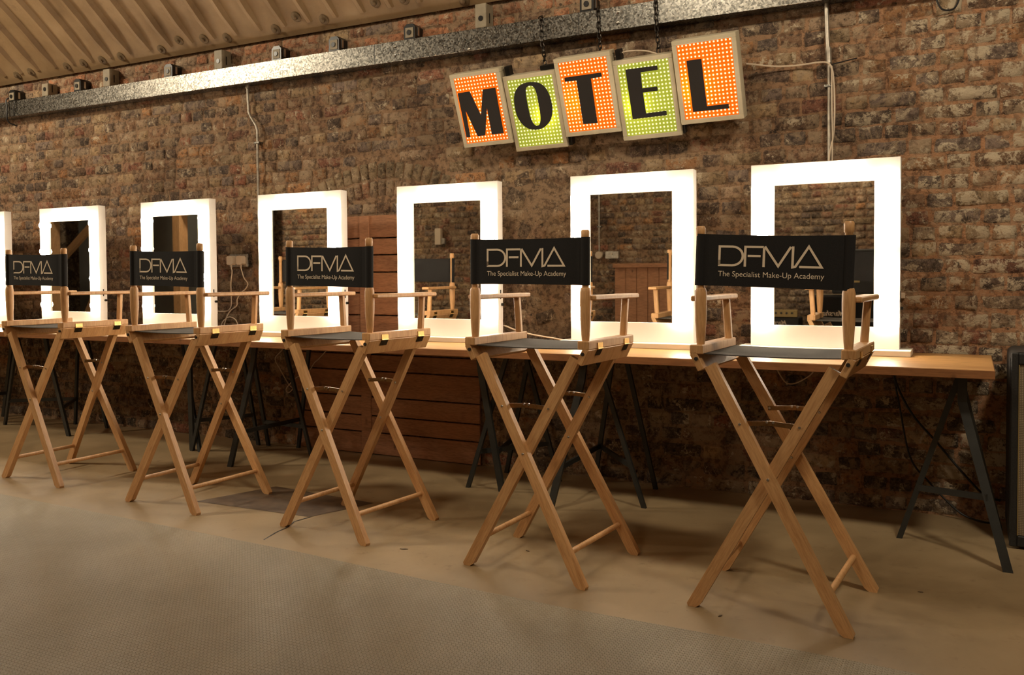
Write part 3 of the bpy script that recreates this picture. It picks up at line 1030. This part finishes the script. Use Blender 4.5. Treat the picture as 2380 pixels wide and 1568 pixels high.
# ================================================================== TABLE AND TRESTLES
TZ, TF, TX = 0.748, -0.7313, 0.079
tb = MB().box(-8.1, TX, TF + .002, -0.038, TZ - 0.034, TZ, .002).build('worktop', M['table_wood'])
tag(tb, 'long thick wooden worktop on black trestles along the brick wall', 'table')
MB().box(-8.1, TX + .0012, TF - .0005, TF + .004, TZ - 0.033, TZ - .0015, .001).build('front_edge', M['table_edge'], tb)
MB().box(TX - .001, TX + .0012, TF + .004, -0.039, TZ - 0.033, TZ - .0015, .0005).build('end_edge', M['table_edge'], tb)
gr = MB()
rq = random.Random(3)
for _ in range(26):
    cx, cy = rq.uniform(-.30, .04), rq.uniform(-.55, -.12)
    if rq.random() < .3: cx -= rq.uniform(.3, 4)
    L = rq.uniform(.015, .07)
    gr.add([(cx, cy, TZ + .0004), (cx + L / 2, cy - .0025, TZ + .0004), (cx + L, cy + rq.uniform(-.002, .002), TZ + .0004), (cx + L / 2, cy + .002, TZ + .0004)], [(0, 1, 2, 3)])
gr.build('split', M['cable_black'], tb)

TOPZ = TZ - 0.034
def trestle(label, legs, bars, topx, bend=False):
    t = empty('trestle', (topx, -.35, 0))
    tag(t, label, 'trestle', 'black metal trestles under the worktop')
    O = Vector((topx, -.35, 0))
    def P(p): return Vector(p) - O
    for i, (foot, top) in enumerate(legs):
        foot, top = Vector(foot), Vector(top)
        top.z = TOPZ - .004
        mid = foot.lerp(top, .86)
        if bend and i == 0:
            top.x = mid.x
            mid.y = top.y + .004
        mid2 = Vector((top.x + (mid.x - top.x) * .35, mid.y, mid.z + .005))
        mb = MB()
        w, th = (.017 if i == 0 else .0115), .0085
        segs = [foot, mid, top] if i else [foot, mid, Vector((mid.x + (top.x - mid.x) * .35, top.y, top.z))]
        # flat strip following the bent line
        vs, fs = [], []
        for q in segs:
            for dx, dy in ((-w, -th), (w, -th), (w, th), (-w, th)):
                vs.append(tuple(P(q) + Vector((dx, dy, 0))))
        for s_ in range(len(segs) - 1):
            for k in range(4):
                a = s_ * 4 + k
                b_ = s_ * 4 + (k + 1) % 4
                fs.append((a, b_, b_ + 4, a + 4))
        fs += [(0, 1, 2, 3), tuple(len(vs) - 4 + k for k in range(4))]
        mb.add(vs, fs)
        mb.build('leg', M['trestle'], t)
    for a, b_, z, *z2 in bars:
        def on(leg, z):
            f_, t_ = Vector(leg[0]), Vector(leg[1])
            return f_.lerp(Vector((t_.x, t_.y, .70)), z / .70)
        p0, p1 = on(legs[a], z), on(legs[b_], z2[0] if z2 else z)
        m, L = frame_mtx(P(p0), P(p1), (0, 0, 1))
        MB().box(-.006, .006, -.012, .012, 0, L).build('crossbar', M['trestle'], t, mtx=m)
    MB().box(topx - O.x - .02, topx - O.x + .02, -.28, .24, TOPZ - .012, TOPZ - .0005).build('top_bar', M['trestle'], t)
    return t
trestle('black metal trestle with a bent front leg under the right end of the worktop',
        [((.129, -.733, 0), (-.055, -.62, .70)), ((-.262, -.451, 0), (-.040, -.56, .70)), ((.116, -.14, 0), (-.05, -.20, .70))],
        [(0, 1, .262, .228)], -.05, bend=True)
trestle('black trestle under the worktop, behind the right legs of the second nearest chair',
        [((-1.772, -.70, 0), (-1.622, -.60, .70)), ((-1.382, -.474, 0), (-1.587, -.55, .70)), ((-1.80, -.08, 0), (-1.662, -.15, .70)), ((-1.45, -.10, 0), (-1.60, -.15, .70))],
        [(0, 2, .20), (2, 1, .20)], -1.61)
trestle('black trestle under the worktop, behind the left legs of the second nearest chair',
        [((-2.144, -.493, 0), (-2.217, -.60, .70)), ((-2.349, -.491, 0), (-2.078, -.55, .70)), ((-1.973, -.16, 0), (-2.19, -.15, .70)), ((-2.33, -.10, 0), (-2.15, -.15, .70))],
        [(1, 2, .20), (0, 3, .2)], -2.15)
trestle('black metal trestle under the worktop just left of the middle chair',
        [((-3.869, -.671, 0), (-3.713, -.60, .70)), ((-4.124, -.088, 0), (-3.858, -.50, .70)), ((-3.633, -.233, 0), (-3.881, -.20, .70)), ((-3.893, -.06, 0), (-3.662, -.20, .70))],
        [(0, 3, .20), (1, 2, .18)], -3.76)
trestle('black metal trestle under the worktop behind the second chair from the left',
        [((-4.47, -.41, 0), (-4.271, -.60, .70)), ((-4.45, -.43, 0), (-4.10, -.55, .70)), ((-4.369, -.439, 0), (-4.67, -.30, .70)), ((-4.20, -.10, 0), (-4.30, -.15, .70))],
        [(0, 3, .20)], -4.27)
trestle('black metal trestle under the worktop behind the leftmost chair',
        [((-5.657, -.439, 0), (-5.814, -.50, .70)), ((-6.075, -.09, 0), (-5.935, -.15, .70)), ((-6.55, -.337, 0), (-6.036, -.55, .70)), ((-5.7, -.1, 0), (-5.85, -.15, .70))],
        [(2, 1, .20), (0, 1, .2)], -5.9)
trestle('black metal trestle under the worktop at the left edge of the picture',
        [((-6.95, -.101, 0), (-6.633, -.20, .70)), ((-6.70, -.60, 0), (-6.62, -.58, .70)), ((-6.45, -.14, 0), (-6.60, -.20, .70)), ((-7.0, -.6, 0), (-6.64, -.58, .70))],
        [(0, 3, .20)], -6.62)

# ================================================================== MIRRORS
MW, MH, MI, MT, MBm, MD, MZ = .6528, .8633, .1077, .1001, .1101, .0557, .763
BOT = .7745
def make_mirror():
    t = empty('vanity_mirror')
    h0, h1 = BOT, MZ + MH
    a = MW / 2
    mb = MB()
    mb.box(-a, a, 0, MD, h1 - MT, h1, .0015)
    mb.box(-a, a, 0, MD, h0, MZ + MBm, .0015)
    mb.box(-a, -a + MI, 0, MD, MZ + MBm - .0005, h1 - MT + .0005, .0)
    mb.box(a - MI, a, 0, MD, MZ + MBm - .0005, h1 - MT + .0005, .0)
    mb.box(-a + MI - .01, a - MI + .01, MD - .008, MD - .001, MZ + MBm - .01, h1 - MT + .01, 0)
    mb.build('frame', M['white'], t)
    MB().add([(-a + MI, .006, MZ + MBm), (a - MI, .006, MZ + MBm), (a - MI, .006, h1 - MT), (-a + MI, .006, h1 - MT)], [(0, 1, 2, 3)]).build('mirror_glass', M['mirror'], t)
    MB().box(-a - .05, a + .05, -.075, .11, TZ, BOT, .002).build('base_board', M['plank_white'], t)
    # globe bulbs on short collars
    pos = []
    for s in (-1, 1):
        for dz in (.125, .315, .515, .705):
            pos.append((s * (a - MI / 2), h1 - dz))
    for s in (-1, 1):
        pos.append((s * .098, h1 - MT / 2))
    prof = []
    R_ = .0265
    for k in range(0, 11):
        th = math.pi * k / 10
        prof.append((max(.0006, R_ * math.sin(th)), -R_ * math.cos(th)))
    gm = MB().lathe(prof, 16).build('bulb', M['bulb'], t, smooth=True)
    col = MB().tube([(0, .002, 0), (0, -.003, 0)], [.036, .033], 16).build('collar', M['white'], gm, smooth=True)
    first = True
    for x, z in pos:
        if first:
            o, cc = gm, col
            first = False
        else:
            o = gm.copy(); COL.objects.link(o); o.parent = t
            cc = col.copy(); COL.objects.link(cc); cc.parent = o
        o.location = (x, -.012, z)
        cc.location = (0, .012, 0)
    MB().box(a + .0002, a + .003, .022, .029, .985, 1.035, 0).build('switch', M['black_metal'], t)
    MB().tube([(a, .04, .955), (a + .012, .04, .955)], .008, 10).build('knob', M['black_metal'], t, smooth=True)
    return t

def copy_tree(o, parent=None):
    c = o.copy()
    COL.objects.link(c)
    if parent is not None:
        c.parent = parent
    for ch in list(o.children):
        copy_tree(ch, c)
    return c

mir = [(-.609, -.2203, .003, 'white framed light-up mirror at the right end of the table, its whole frame in view'),
       (-1.5375, -.2372, .015, 'white framed light-up mirror second from the right, between the two nearest chairs'),
       (-2.6143, -.2662, .024, 'white framed light-up mirror third from the right, left of the second nearest chair'),
       (-3.6551, -.2953, .008, 'white framed light-up mirror fourth from the right, behind the middle chair'),
       (-4.7329, -.2920, -.0068, 'white framed light-up mirror fifth from the right, left of the wall plugs'),
       (-5.8085, -.2983, .0039, 'white framed light-up mirror sixth from the right, the last one shown whole'),
       (-6.8840, -.2990, .0, 'white framed light-up mirror cut off by the left edge of the picture')]
proto_m = make_mirror()
for i, (x, y, r, lab) in enumerate(mir):
    o = proto_m if i == 0 else copy_tree(proto_m)
    o.location = (x, y, 0)
    o.rotation_euler = (0, 0, r)
    tag(o, lab, 'mirror', 'vanity mirrors with globe bulbs along the table')

# ================================================================== DIRECTOR'S CHAIRS
def logo_mesh():
    mb = MB()
    th = .105
    def stroke(pts, closed=False):
        P = [Vector((p[0], p[1])) for p in pts]
        n = len(P)
        L, R_ = [], []
        for i, p in enumerate(P):
            a = P[i - 1] if (i > 0 or closed) else None
            b_ = P[(i + 1) % n] if (i < n - 1 or closed) else None
            d1 = (p - a).normalized() if a is not None else None
            d2 = (b_ - p).normalized() if b_ is not None else None
            if d1 is None: d1 = d2
            if d2 is None: d2 = d1
            n1 = Vector((-d1.y, d1.x)); n2 = Vector((-d2.y, d2.x))
            mn = (n1 + n2)
            if mn.length < 1e-4: mn = n1
            mn.normalize()
            k = min(1.9, 1 / max(.2, mn.dot(n1)))
            L.append(p + mn * th / 2 * k); R_.append(p - mn * th / 2 * k)
        vs = [(q.x, 0, q.y) for q in L] + [(q.x, 0, q.y) for q in R_]
        fs = []
        for i in range(n if closed else n - 1):
            j = (i + 1) % n
            fs.append((i, j, j + n, i + n))
        mb.add(vs, fs)
    arc = [(.62 + .47 * math.sin(a), .5 + .45 * math.cos(a)) for a in [math.radians(t) for t in range(0, 181, 15)]]
    stroke([(.055, .05), (.055, .95)] + arc[0:] + [(.055, .05), (.055, .3)])
    stroke([(1.19, 0.0), (1.19, .95), (1.98, .95)])
    stroke([(1.30, .52), (1.86, .52)])
    stroke([(2.0, 0.0), (2.0, .90)])
    stroke([(2.03, .98), (2.62, .06), (3.13, .98)])
    stroke([(3.22, 1.0), (3.22, .03), (3.34, .06), (3.87, 1.0), (4.42, .055), (3.50, .055)])
    me = mb.build('logo', M['print']).data
    ob = bpy.data.objects['logo']
    bpy.data.objects.remove(ob)
    xs = [v.co.x for v in me.vertices]
    x0, x1 = min(xs), max(xs)
    k = .336 / (x1 - x0)
    for v in me.vertices:
        v.co = Vector(((v.co.x - (x0 + x1) / 2) * k, 0, v.co.z * .068))
    return me
LOGO = logo_mesh()
LETTERING = text_mesh('lettering', 'The Specialist Make-Up Academy', .337, bold=.0)
LETTERING.materials.clear(); LETTERING.materials.append(M['print'])

ZT, ZCT, ZCB, ZA = 1.274, 1.240, 1.068, 1.031
PX = .2354
def make_chair():
    t = empty('directors_chair')
    for s in (-1, 1):
        # back post: shaped lower part, round dowel above through the canvas sleeve
        prof = [(.013, .874), (.0155, .90), (.0195, .96), (.0205, 1.02), (.0200, 1.052), (.0165, 1.066), (.0125, 1.068), (.0125, 1.238), (.0155, 1.242), (.0160, ZT - .006), (.0120, ZT)]
        MB().lathe(prof, 12).build('back_post', M['pine'], t, smooth=True, loc=(s * PX, 0, 0))
        # armrest
        MB().box(-.026, .026, .006, .409, ZA - .009, ZA + .009, .004).build('armrest', M['pine'], t, loc=(s * (PX + .012), 0, 0))
        # arm support
        stick('arm_support', (s * PX, .335, .874), (s * (PX + .010), .335, ZA - .007), .026, .022, M['pine'], t, c=.004)
        # upper rail the posts stand on
        MB().box(-.0225, .0225, -.034, .373, .847, .878, .003).build('arm_base', M['pine'], t, loc=(s * .2411, 0, 0))
        # lower rail, tilted, hinged to the upper one
        m = Matrix.Translation((s * .2636, 0, .8455)) @ Matrix.Rotation(s * math.radians(27), 4, 'Y')
        x0, x1 = (-.024, 0) if s > 0 else (0, .024)
        MB().box(x0, x1, -.034, .373, -.064, 0, .002).build('seat_rail', M['pine'], t, mtx=m)
        # hinges on the outer side
        for hy in (.060, .300):
            h = MB().box(-.0015, .0018, -.021, .021, -.001, .021, .0004).build('hinge', M['brass'], t, loc=(s * .2645, hy, .8475))
            o1 = MB().box(-.001, .002, -.021, .021, -.026, 0, .0004) if s > 0 else MB().box(-.002, .001, -.021, .021, -.026, 0, .0004)
            o1.build('lower_leaf', M['dark_hinge'], h, mtx=Matrix.Translation((0, 0, -.002)) @ Matrix.Rotation(s * math.radians(27), 4, 'Y'))
            MB().tube([(s * .002, -.022, -.001), (s * .002, .022, -.001)], .0032, 8).build('pin', M['brass'], h, smooth=True)
    # canvas back with rolled edges round the posts
    mb = MB()
    RS = .0172
    side = [-.9, -.6, -.3, 0, .3, .6, .85, .97]
    xr = [PX + RS * q for q in side]
    X_ = [-x for x in reversed(xr)] + [-.19, -.14, -.09, -.045, 0, .045, .09, .14, .19] + xr
    vs, fs = [], []
    def cy(x, outer):
        if abs(x) > PX - RS * .95:
            q = (abs(x) - PX) / RS
            return (-1 if outer else 1) * (RS if outer else RS) * math.sqrt(max(0, 1 - q * q)) if (outer or q > .2) else -.011
        u = x / .2525
        return (-.0165 if outer else -.0125) + .004 * (1 - u * u)
    for j, (z, outer) in enumerate(((ZCB, True), (ZCT, True), (ZCT, False), (ZCB, False))):
        for x in X_:
            u = x / .2525
            top = j in (1, 2)
            vs.append((x, cy(x, outer), z - .004 * (1 - u * u) * (1 if top else -.3)))
    r = len(X_)
    for b0, b1 in ((0, 1), (1, 2), (2, 3), (3, 0)):
        for i in range(r - 1):
            fs.append((b0 * r + i, b0 * r + i + 1, b1 * r + i + 1, b1 * r + i))
    for e in (0, r - 1):
        fs.append((e, r + e, 2 * r + e, 3 * r + e))
    mb.add(vs, fs)
    cv = mb.build('backrest_canvas', M['canvas'], t, smooth=True)
    def on_canvas(me, name, z0, dx):
        me = me
        o = bpy.data.objects.new(name, me)
        COL.objects.link(o)
        o.parent = cv
        o.location = (dx, -.0012, z0)
        return o
    # bend the print to the cloth
    for me in (LOGO, LETTERING):
        for v in me.vertices:
            u = (v.co.x) / .2525
            v.co.y = -.0165 + .004 * (1 - u * u)
    on_canvas(LOGO, 'logo', ZCT - .036 - .070, -.004)
    on_canvas(LETTERING, 'lettering', ZCB + .033, -.002)
    # seat canvas slung between the rails
    vs, fs = [], []
    n = 14
    for k, off in ((0, 0.0), (1, -.0035)):
        for jy, y in enumerate((-.012, .11, .235, .362)):
            for i in range(n + 1):
                u = -1 + 2 * i / n
                z = .8485 - .005 * (1 - u * u) + (0.002 if jy in (0, 3) else 0) + off
                vs.append((u * .243, y, z))
    r = n + 1
    for k in (0, 1):
        for j in range(3):
            for i in range(n):
                a = k * 4 * r + j * r + i
                fs.append((a, a + 1, a + r + 1, a + r))
    for j in (0, 3):
        for i in range(n):
            a = j * r + i
            fs.append((a, a + 1, a + 1 + 4 * r, a + 4 * r))
    MB().add(vs, fs).build('seat_canvas', M['seat_canvas'], t, smooth=True)
    # crossed legs
    XFb, XFf = .251, .264
    tops = .195
    zt = .812
    W_, T_ = .039, .026
    lines = {'bo': ((-tops, -.020, zt), (XFb, -.062, 0)), 'bi': ((tops, .004, zt), (-XFb, -.038, 0)),
             'fo': ((-tops, .358, zt), (XFf, .386, 0)), 'fi': ((tops, .334, zt), (-XFf, .362, 0))}
    for k, (a, b_) in lines.items():
        m, L = frame_mtx(b_, a, (0, 1, 0))
        # foot cut to stand flat and with clipped corners
        ang = math.atan2(abs(b_[0] - a[0]), zt)
        sgn = -1 if b_[0] > a[0] else 1
        w = W_ / 2
        e = w * math.tan(ang)
        zl, zr = (e if sgn > 0 else -e), (-e if sgn > 0 else e)
        # local x axis direction in world
        xdir = m.to_3x3() @ Vector((1, 0, 0))
        lift = -xdir.z / max(.2, (m.to_3x3() @ Vector((0, 0, 1))).z)
        poly = [(-w, lift * -w + .012), (-w + .008, lift * (-w + .008)), (w - .008, lift * (w - .008)), (w, lift * w + .012), (w, L), (-w, L)]
        MB().prism(poly, -T_ / 2, T_ / 2).build('leg', M['pine'], t, mtx=m)
    def on(k, z):
        a, b_ = lines[k]
        f = z / zt
        return Vector(b_).lerp(Vector(a), f)
    for p, q in (('bo', 'fo'), ('bi', 'fi')):
        a, b_ = on(p, .115), on(q, .115)
        MB().tube([a, b_], .0105, 12).build('stretcher', M['pine'], t, smooth=True)
    # folding metal stays with a knuckle in the middle, and bolts
    for p, q, yo in (('bo', 'bi', -1), ('fo', 'fi', -1)):
        z = .625
        a, b_ = on(p, z), on(q, z)
        y = (a.y + b_.y) / 2 if p == 'bo' else (a.y + b_.y) / 2
        a.y = b_.y = y
        c_ = (a + b_) / 2 + Vector((0, 0, .006))
        mb = MB()
        for e0, e1, dy in ((a, c_, -.0015), (c_, b_, .0015)):
            m, L = frame_mtx(e0, e1, (0, 1, 0))
            mb.box(-.008, .008, -.001 + dy, .001 + dy, -.006, L + .006, 0, m)
        st_ = mb.build('folding_stay', M['bronze'], t)
        for e in (a, b_, c_ + Vector((-.010, 0, .004)), c_ + Vector((.010, 0, .004))):
            MB().tube([e + Vector((0, -.004, 0)), e + Vector((0, .004, 0))], .0042, 8).build('rivet', M['steel'], st_, smooth=True)
    for k, z in (('bo', .455), ('bo', .625), ('fo', .455), ('fi', .455), ('fi', .625)):
        e = on(k, z)
        dy = -T_ / 2
        MB().tube([e + Vector((0, dy - .003, 0)), e + Vector((0, dy + .002, 0))], [.0035, .0065], 10).build('bolt', M['steel'], t, smooth=True)
    # bolt at the rail ends
    for s in (-1, 1):
        MB().tube([(s * .240, -.040, .832), (s * .240, -.033, .832)], .0065, 8).build('bolt', M['cable_black'], t, smooth=True)
    return t

ch = [('E', -.5735, -1.5391, -.0328, 'nearest director\'s chair with black printed back, in front of the rightmost mirror'),
      ('D', -1.4643, -1.5196, -.0485, 'director\'s chair second from the right, its back covering the gap between two mirrors'),
      ('C', -2.4695, -1.4457, -.0851, 'middle one of the five director\'s chairs, before the boarded niche'),
      ('B', -3.4759, -1.4380, -.0190, 'director\'s chair second from the left, in front of the fifth mirror'),
      ('A', -4.5556, -1.3837, .0067, 'leftmost director\'s chair, at the far end of the row')]
zoff = {'A': (.0117, .0042), 'B': (.0094, .0006), 'C': (.0078, 0), 'D': (.0149, .0106), 'E': (.0111, -.0077)}
proto_c = make_chair()
# the whole row is finished before the prototype is placed
allc = [proto_c] + [copy_tree(proto_c) for _ in range(4)]
for o, (k, x, y, r, lab) in zip(allc, ch):
    o.location = (x, y, 0)
    o.rotation_euler = (0, 0, r)
    tag(o, lab, 'chair', 'row of tall director\'s chairs facing the mirrors')
    qL, qR = zoff[k]
    for c in o.children:
        if c.name.startswith('backrest_canvas'):
            th_ = -math.atan2(qR - qL, .5)
            c.rotation_euler = (0, th_, 0)
            c.location = (-1.15 * math.sin(th_), 0, (qL + qR) / 2 - .002 + 1.15 * (1 - math.cos(th_)))
        if c.name.startswith('back_post') and k in 'DC':
            pass

# ================================================================== SPEAKER CABINET AT THE RIGHT
sp = empty('speaker_cabinet', (.55, -.235, 0))
tag(sp, 'black speaker cabinet with tan grille cloth at the right edge beside the table', 'speaker')
def rounded(x0, x1, z0, z1, r, n=5):
    out = []
    for cx, cz, a0 in ((x1 - r, z1 - r, 0), (x0 + r, z1 - r, 90), (x0 + r, z0 + r, 180), (x1 - r, z0 + r, 270)):
        for k in range(n + 1):
            a = math.radians(a0 + 90 * k / n)
            out.append((cx + r * math.cos(a), cz + r * math.sin(a)))
    return out
x0, x1 = -.410, .36
MB().prism(rounded(x0, x1, .008, .793, .03), -.165, .205).build('cabinet', M['tolex'], sp, smooth=True)
fr = MB()
for a in ((x0 + .002, x0 + .030, .010, .791), (x1 - .030, x1 - .002, .010, .791)):
    fr.box(a[0], a[1], -.18, -.16, a[2], a[3], .004)
fr.box(x0 + .03, x1 - .03, -.18, -.16, .012, .055, .004).box(x0 + .03, x1 - .03, -.18, -.16, .745, .790, .004)
fr.build('front_rim', M['tolex'], sp)
MB().box(x0 + .031, x1 - .031, -.1700, -.165, .056, .744).build('grille_cloth', M['grille'], sp)
pp = MB()
for a in ((x0 + .030, x0 + .0335), (x1 - .0335, x1 - .030)):
    pp.box(a[0], a[1], -.176, -.168, .056, .744)
pp.build('piping', M['gold'], sp)
for fx in (x0 + .06, x1 - .06):
    for fy in (-.13, .17):
        MB().tube([(fx, fy, 0), (fx, fy, .010)], .018, 10).build('foot', M['black_metal'], sp)

# ================================================================== THINGS ACROSS THE ROOM, SEEN IN THE MIRRORS
amp = empty('guitar_amplifier', (-1.05, -5.45, 0))
tag(amp, 'tall black amplifier stack across the room, reflected in the rightmost mirror', 'amplifier')
MB().box(-.42, .42, -.20, .0, .01, .90, .012).build('lower_cabinet', M['tolex'], amp)
MB().box(-.40, .40, -.001, .012, .04, .87, .003).build('lower_grille', M['canvas'], amp)
MB().box(-.42, .42, -.003, .016, .895, .905, .001).build('trim_strip', M['beige_box'], amp)
MB().box(-.20, .42, -.20, .0, .905, 1.36, .012).build('upper_cabinet', M['tolex'], amp)
lg = text_mesh('badge', 'Marshall', .27, shear=.35, bold=.01)
lg.materials.clear(); lg.materials.append(M['plug'])
lo = bpy.data.objects.new('badge', lg); COL.objects.link(lo); lo.parent = amp
lo.rotation_euler = (0, 0, math.pi); lo.location = (-.20, .0145, .68)
MB().box(-.03, .07, .0, .006, 1.02, 1.08, .001).build('label_plate', M['gold'], amp)
hd = empty('amplifier_head', (-1.95, -5.45, 0))
tag(hd, 'low black amplifier head with gold control panel, reflected in the rightmost mirror', 'amplifier')
MB().box(-.38, .38, -.22, .0, .0, .66, .012).build('cabinet', M['tolex'], hd)
MB().box(-.36, .36, -.02, .006, .66, .735, .002).build('control_panel', M['gold'], hd)
for i in range(12):
    MB().tube([(-.30 + i * .055, .006, .70), (-.30 + i * .055, .018, .70)], .011, 8).build('knob', M['black_metal'], hd, smooth=True)
lg2 = bpy.data.objects.new('badge', lg); COL.objects.link(lg2); lg2.parent = hd
lg2.rotation_euler = (0, 0, math.pi); lg2.location = (.14, .002, .58); lg2.scale = (.8, .8, .8)

# conduit and switches on the opposite wall
rp = empty('conduit_drop', (-3.93, YF + .03, 1.36))
tag(rp, 'thin conduit with round box and two sockets, reflected in the second mirror from right', 'pipe')
MB().tube([(0, 0, 0), (0, 0, .95)], .010, 10).build('pipe', M['conduit'], rp, smooth=True)
MB().tube([(0, -.028, 0), (0, .030, 0)], .045, 16).build('round_box', M['plug'], rp, smooth=True)
for dx in (-.17, .17):
    MB().box(dx - .085, dx + .085, -.029, .018, -.045, .045, .003).build('socket', M['conduit'], rp)
    MB().tube([(dx, .018, .01), (dx, .026, .01)], .012, 8).build('switch', M['plug'], rp)
for z in (.35, .75):
    MB().box(-.03, .03, -.029, .012, z - .008, z + .008, .001).build('clip', M['galv'], rp)
eb = empty('wall_switch_box', (-6.08, YF + .03, 1.64))
tag(eb, 'narrow pale wall box on the far bricks, reflected in the third mirror from right', 'wall box')
MB().box(-.045, .045, -.030, .03, -.11, .11, .004).build('cover', M['plug'], eb)
MB().box(.045, .10, -.030, .02, -.10, -.02, .004).build('side_box', M['conduit'], eb)
# low wooden bench/panelling
cb = MB()
for i in range(7):
    cb.box(-3.72 + i * .14, -3.585 + i * .14, YF + .01, YF + .05, .0, 1.20, .004)
cb.box(-3.74, -2.72, YF + .01, YF + .08, 1.20, 1.25, .004)
tag(cb.build('wooden_panelling', M['plank_wood']), 'dark upright wooden panelling on the far wall, reflected in the second mirror from right', 'panelling')

# timber frame and partition at the left end of the room
pt = MB().box(-13.3, -9.0, -5.95, -5.85, 0, 3.0).build('partition_wall', M['dark_paint'])
tag(pt, 'plain grey partition wall behind the timber frame, seen only in the left mirrors', 'partition')
tf = empty('timber_frame', (-11.2, -5.0, 0))
tag(tf, 'rough timber post and brace frame, reflected in the fifth and sixth mirrors', 'timber frame')
for dx in (1.0, -.35, -1.55):
    MB().box(dx - .075, dx + .075, -.075, .075, 0, 3.15, .006).build('post', M['beam_timber'], tf)
MB().box(-1.9, 1.3, -.075, .075, 2.05, 2.2, .006).build('top_rail', M['beam_timber'], tf)
stick('brace', (-1.50, 0, 1.30), (-.42, 0, 2.05), .11, .06, M['beam_timber'], tf)
stick('brace', (-.30, 0, 1.30), (-.90, 0, .35), .11, .06, M['beam_timber'], tf)
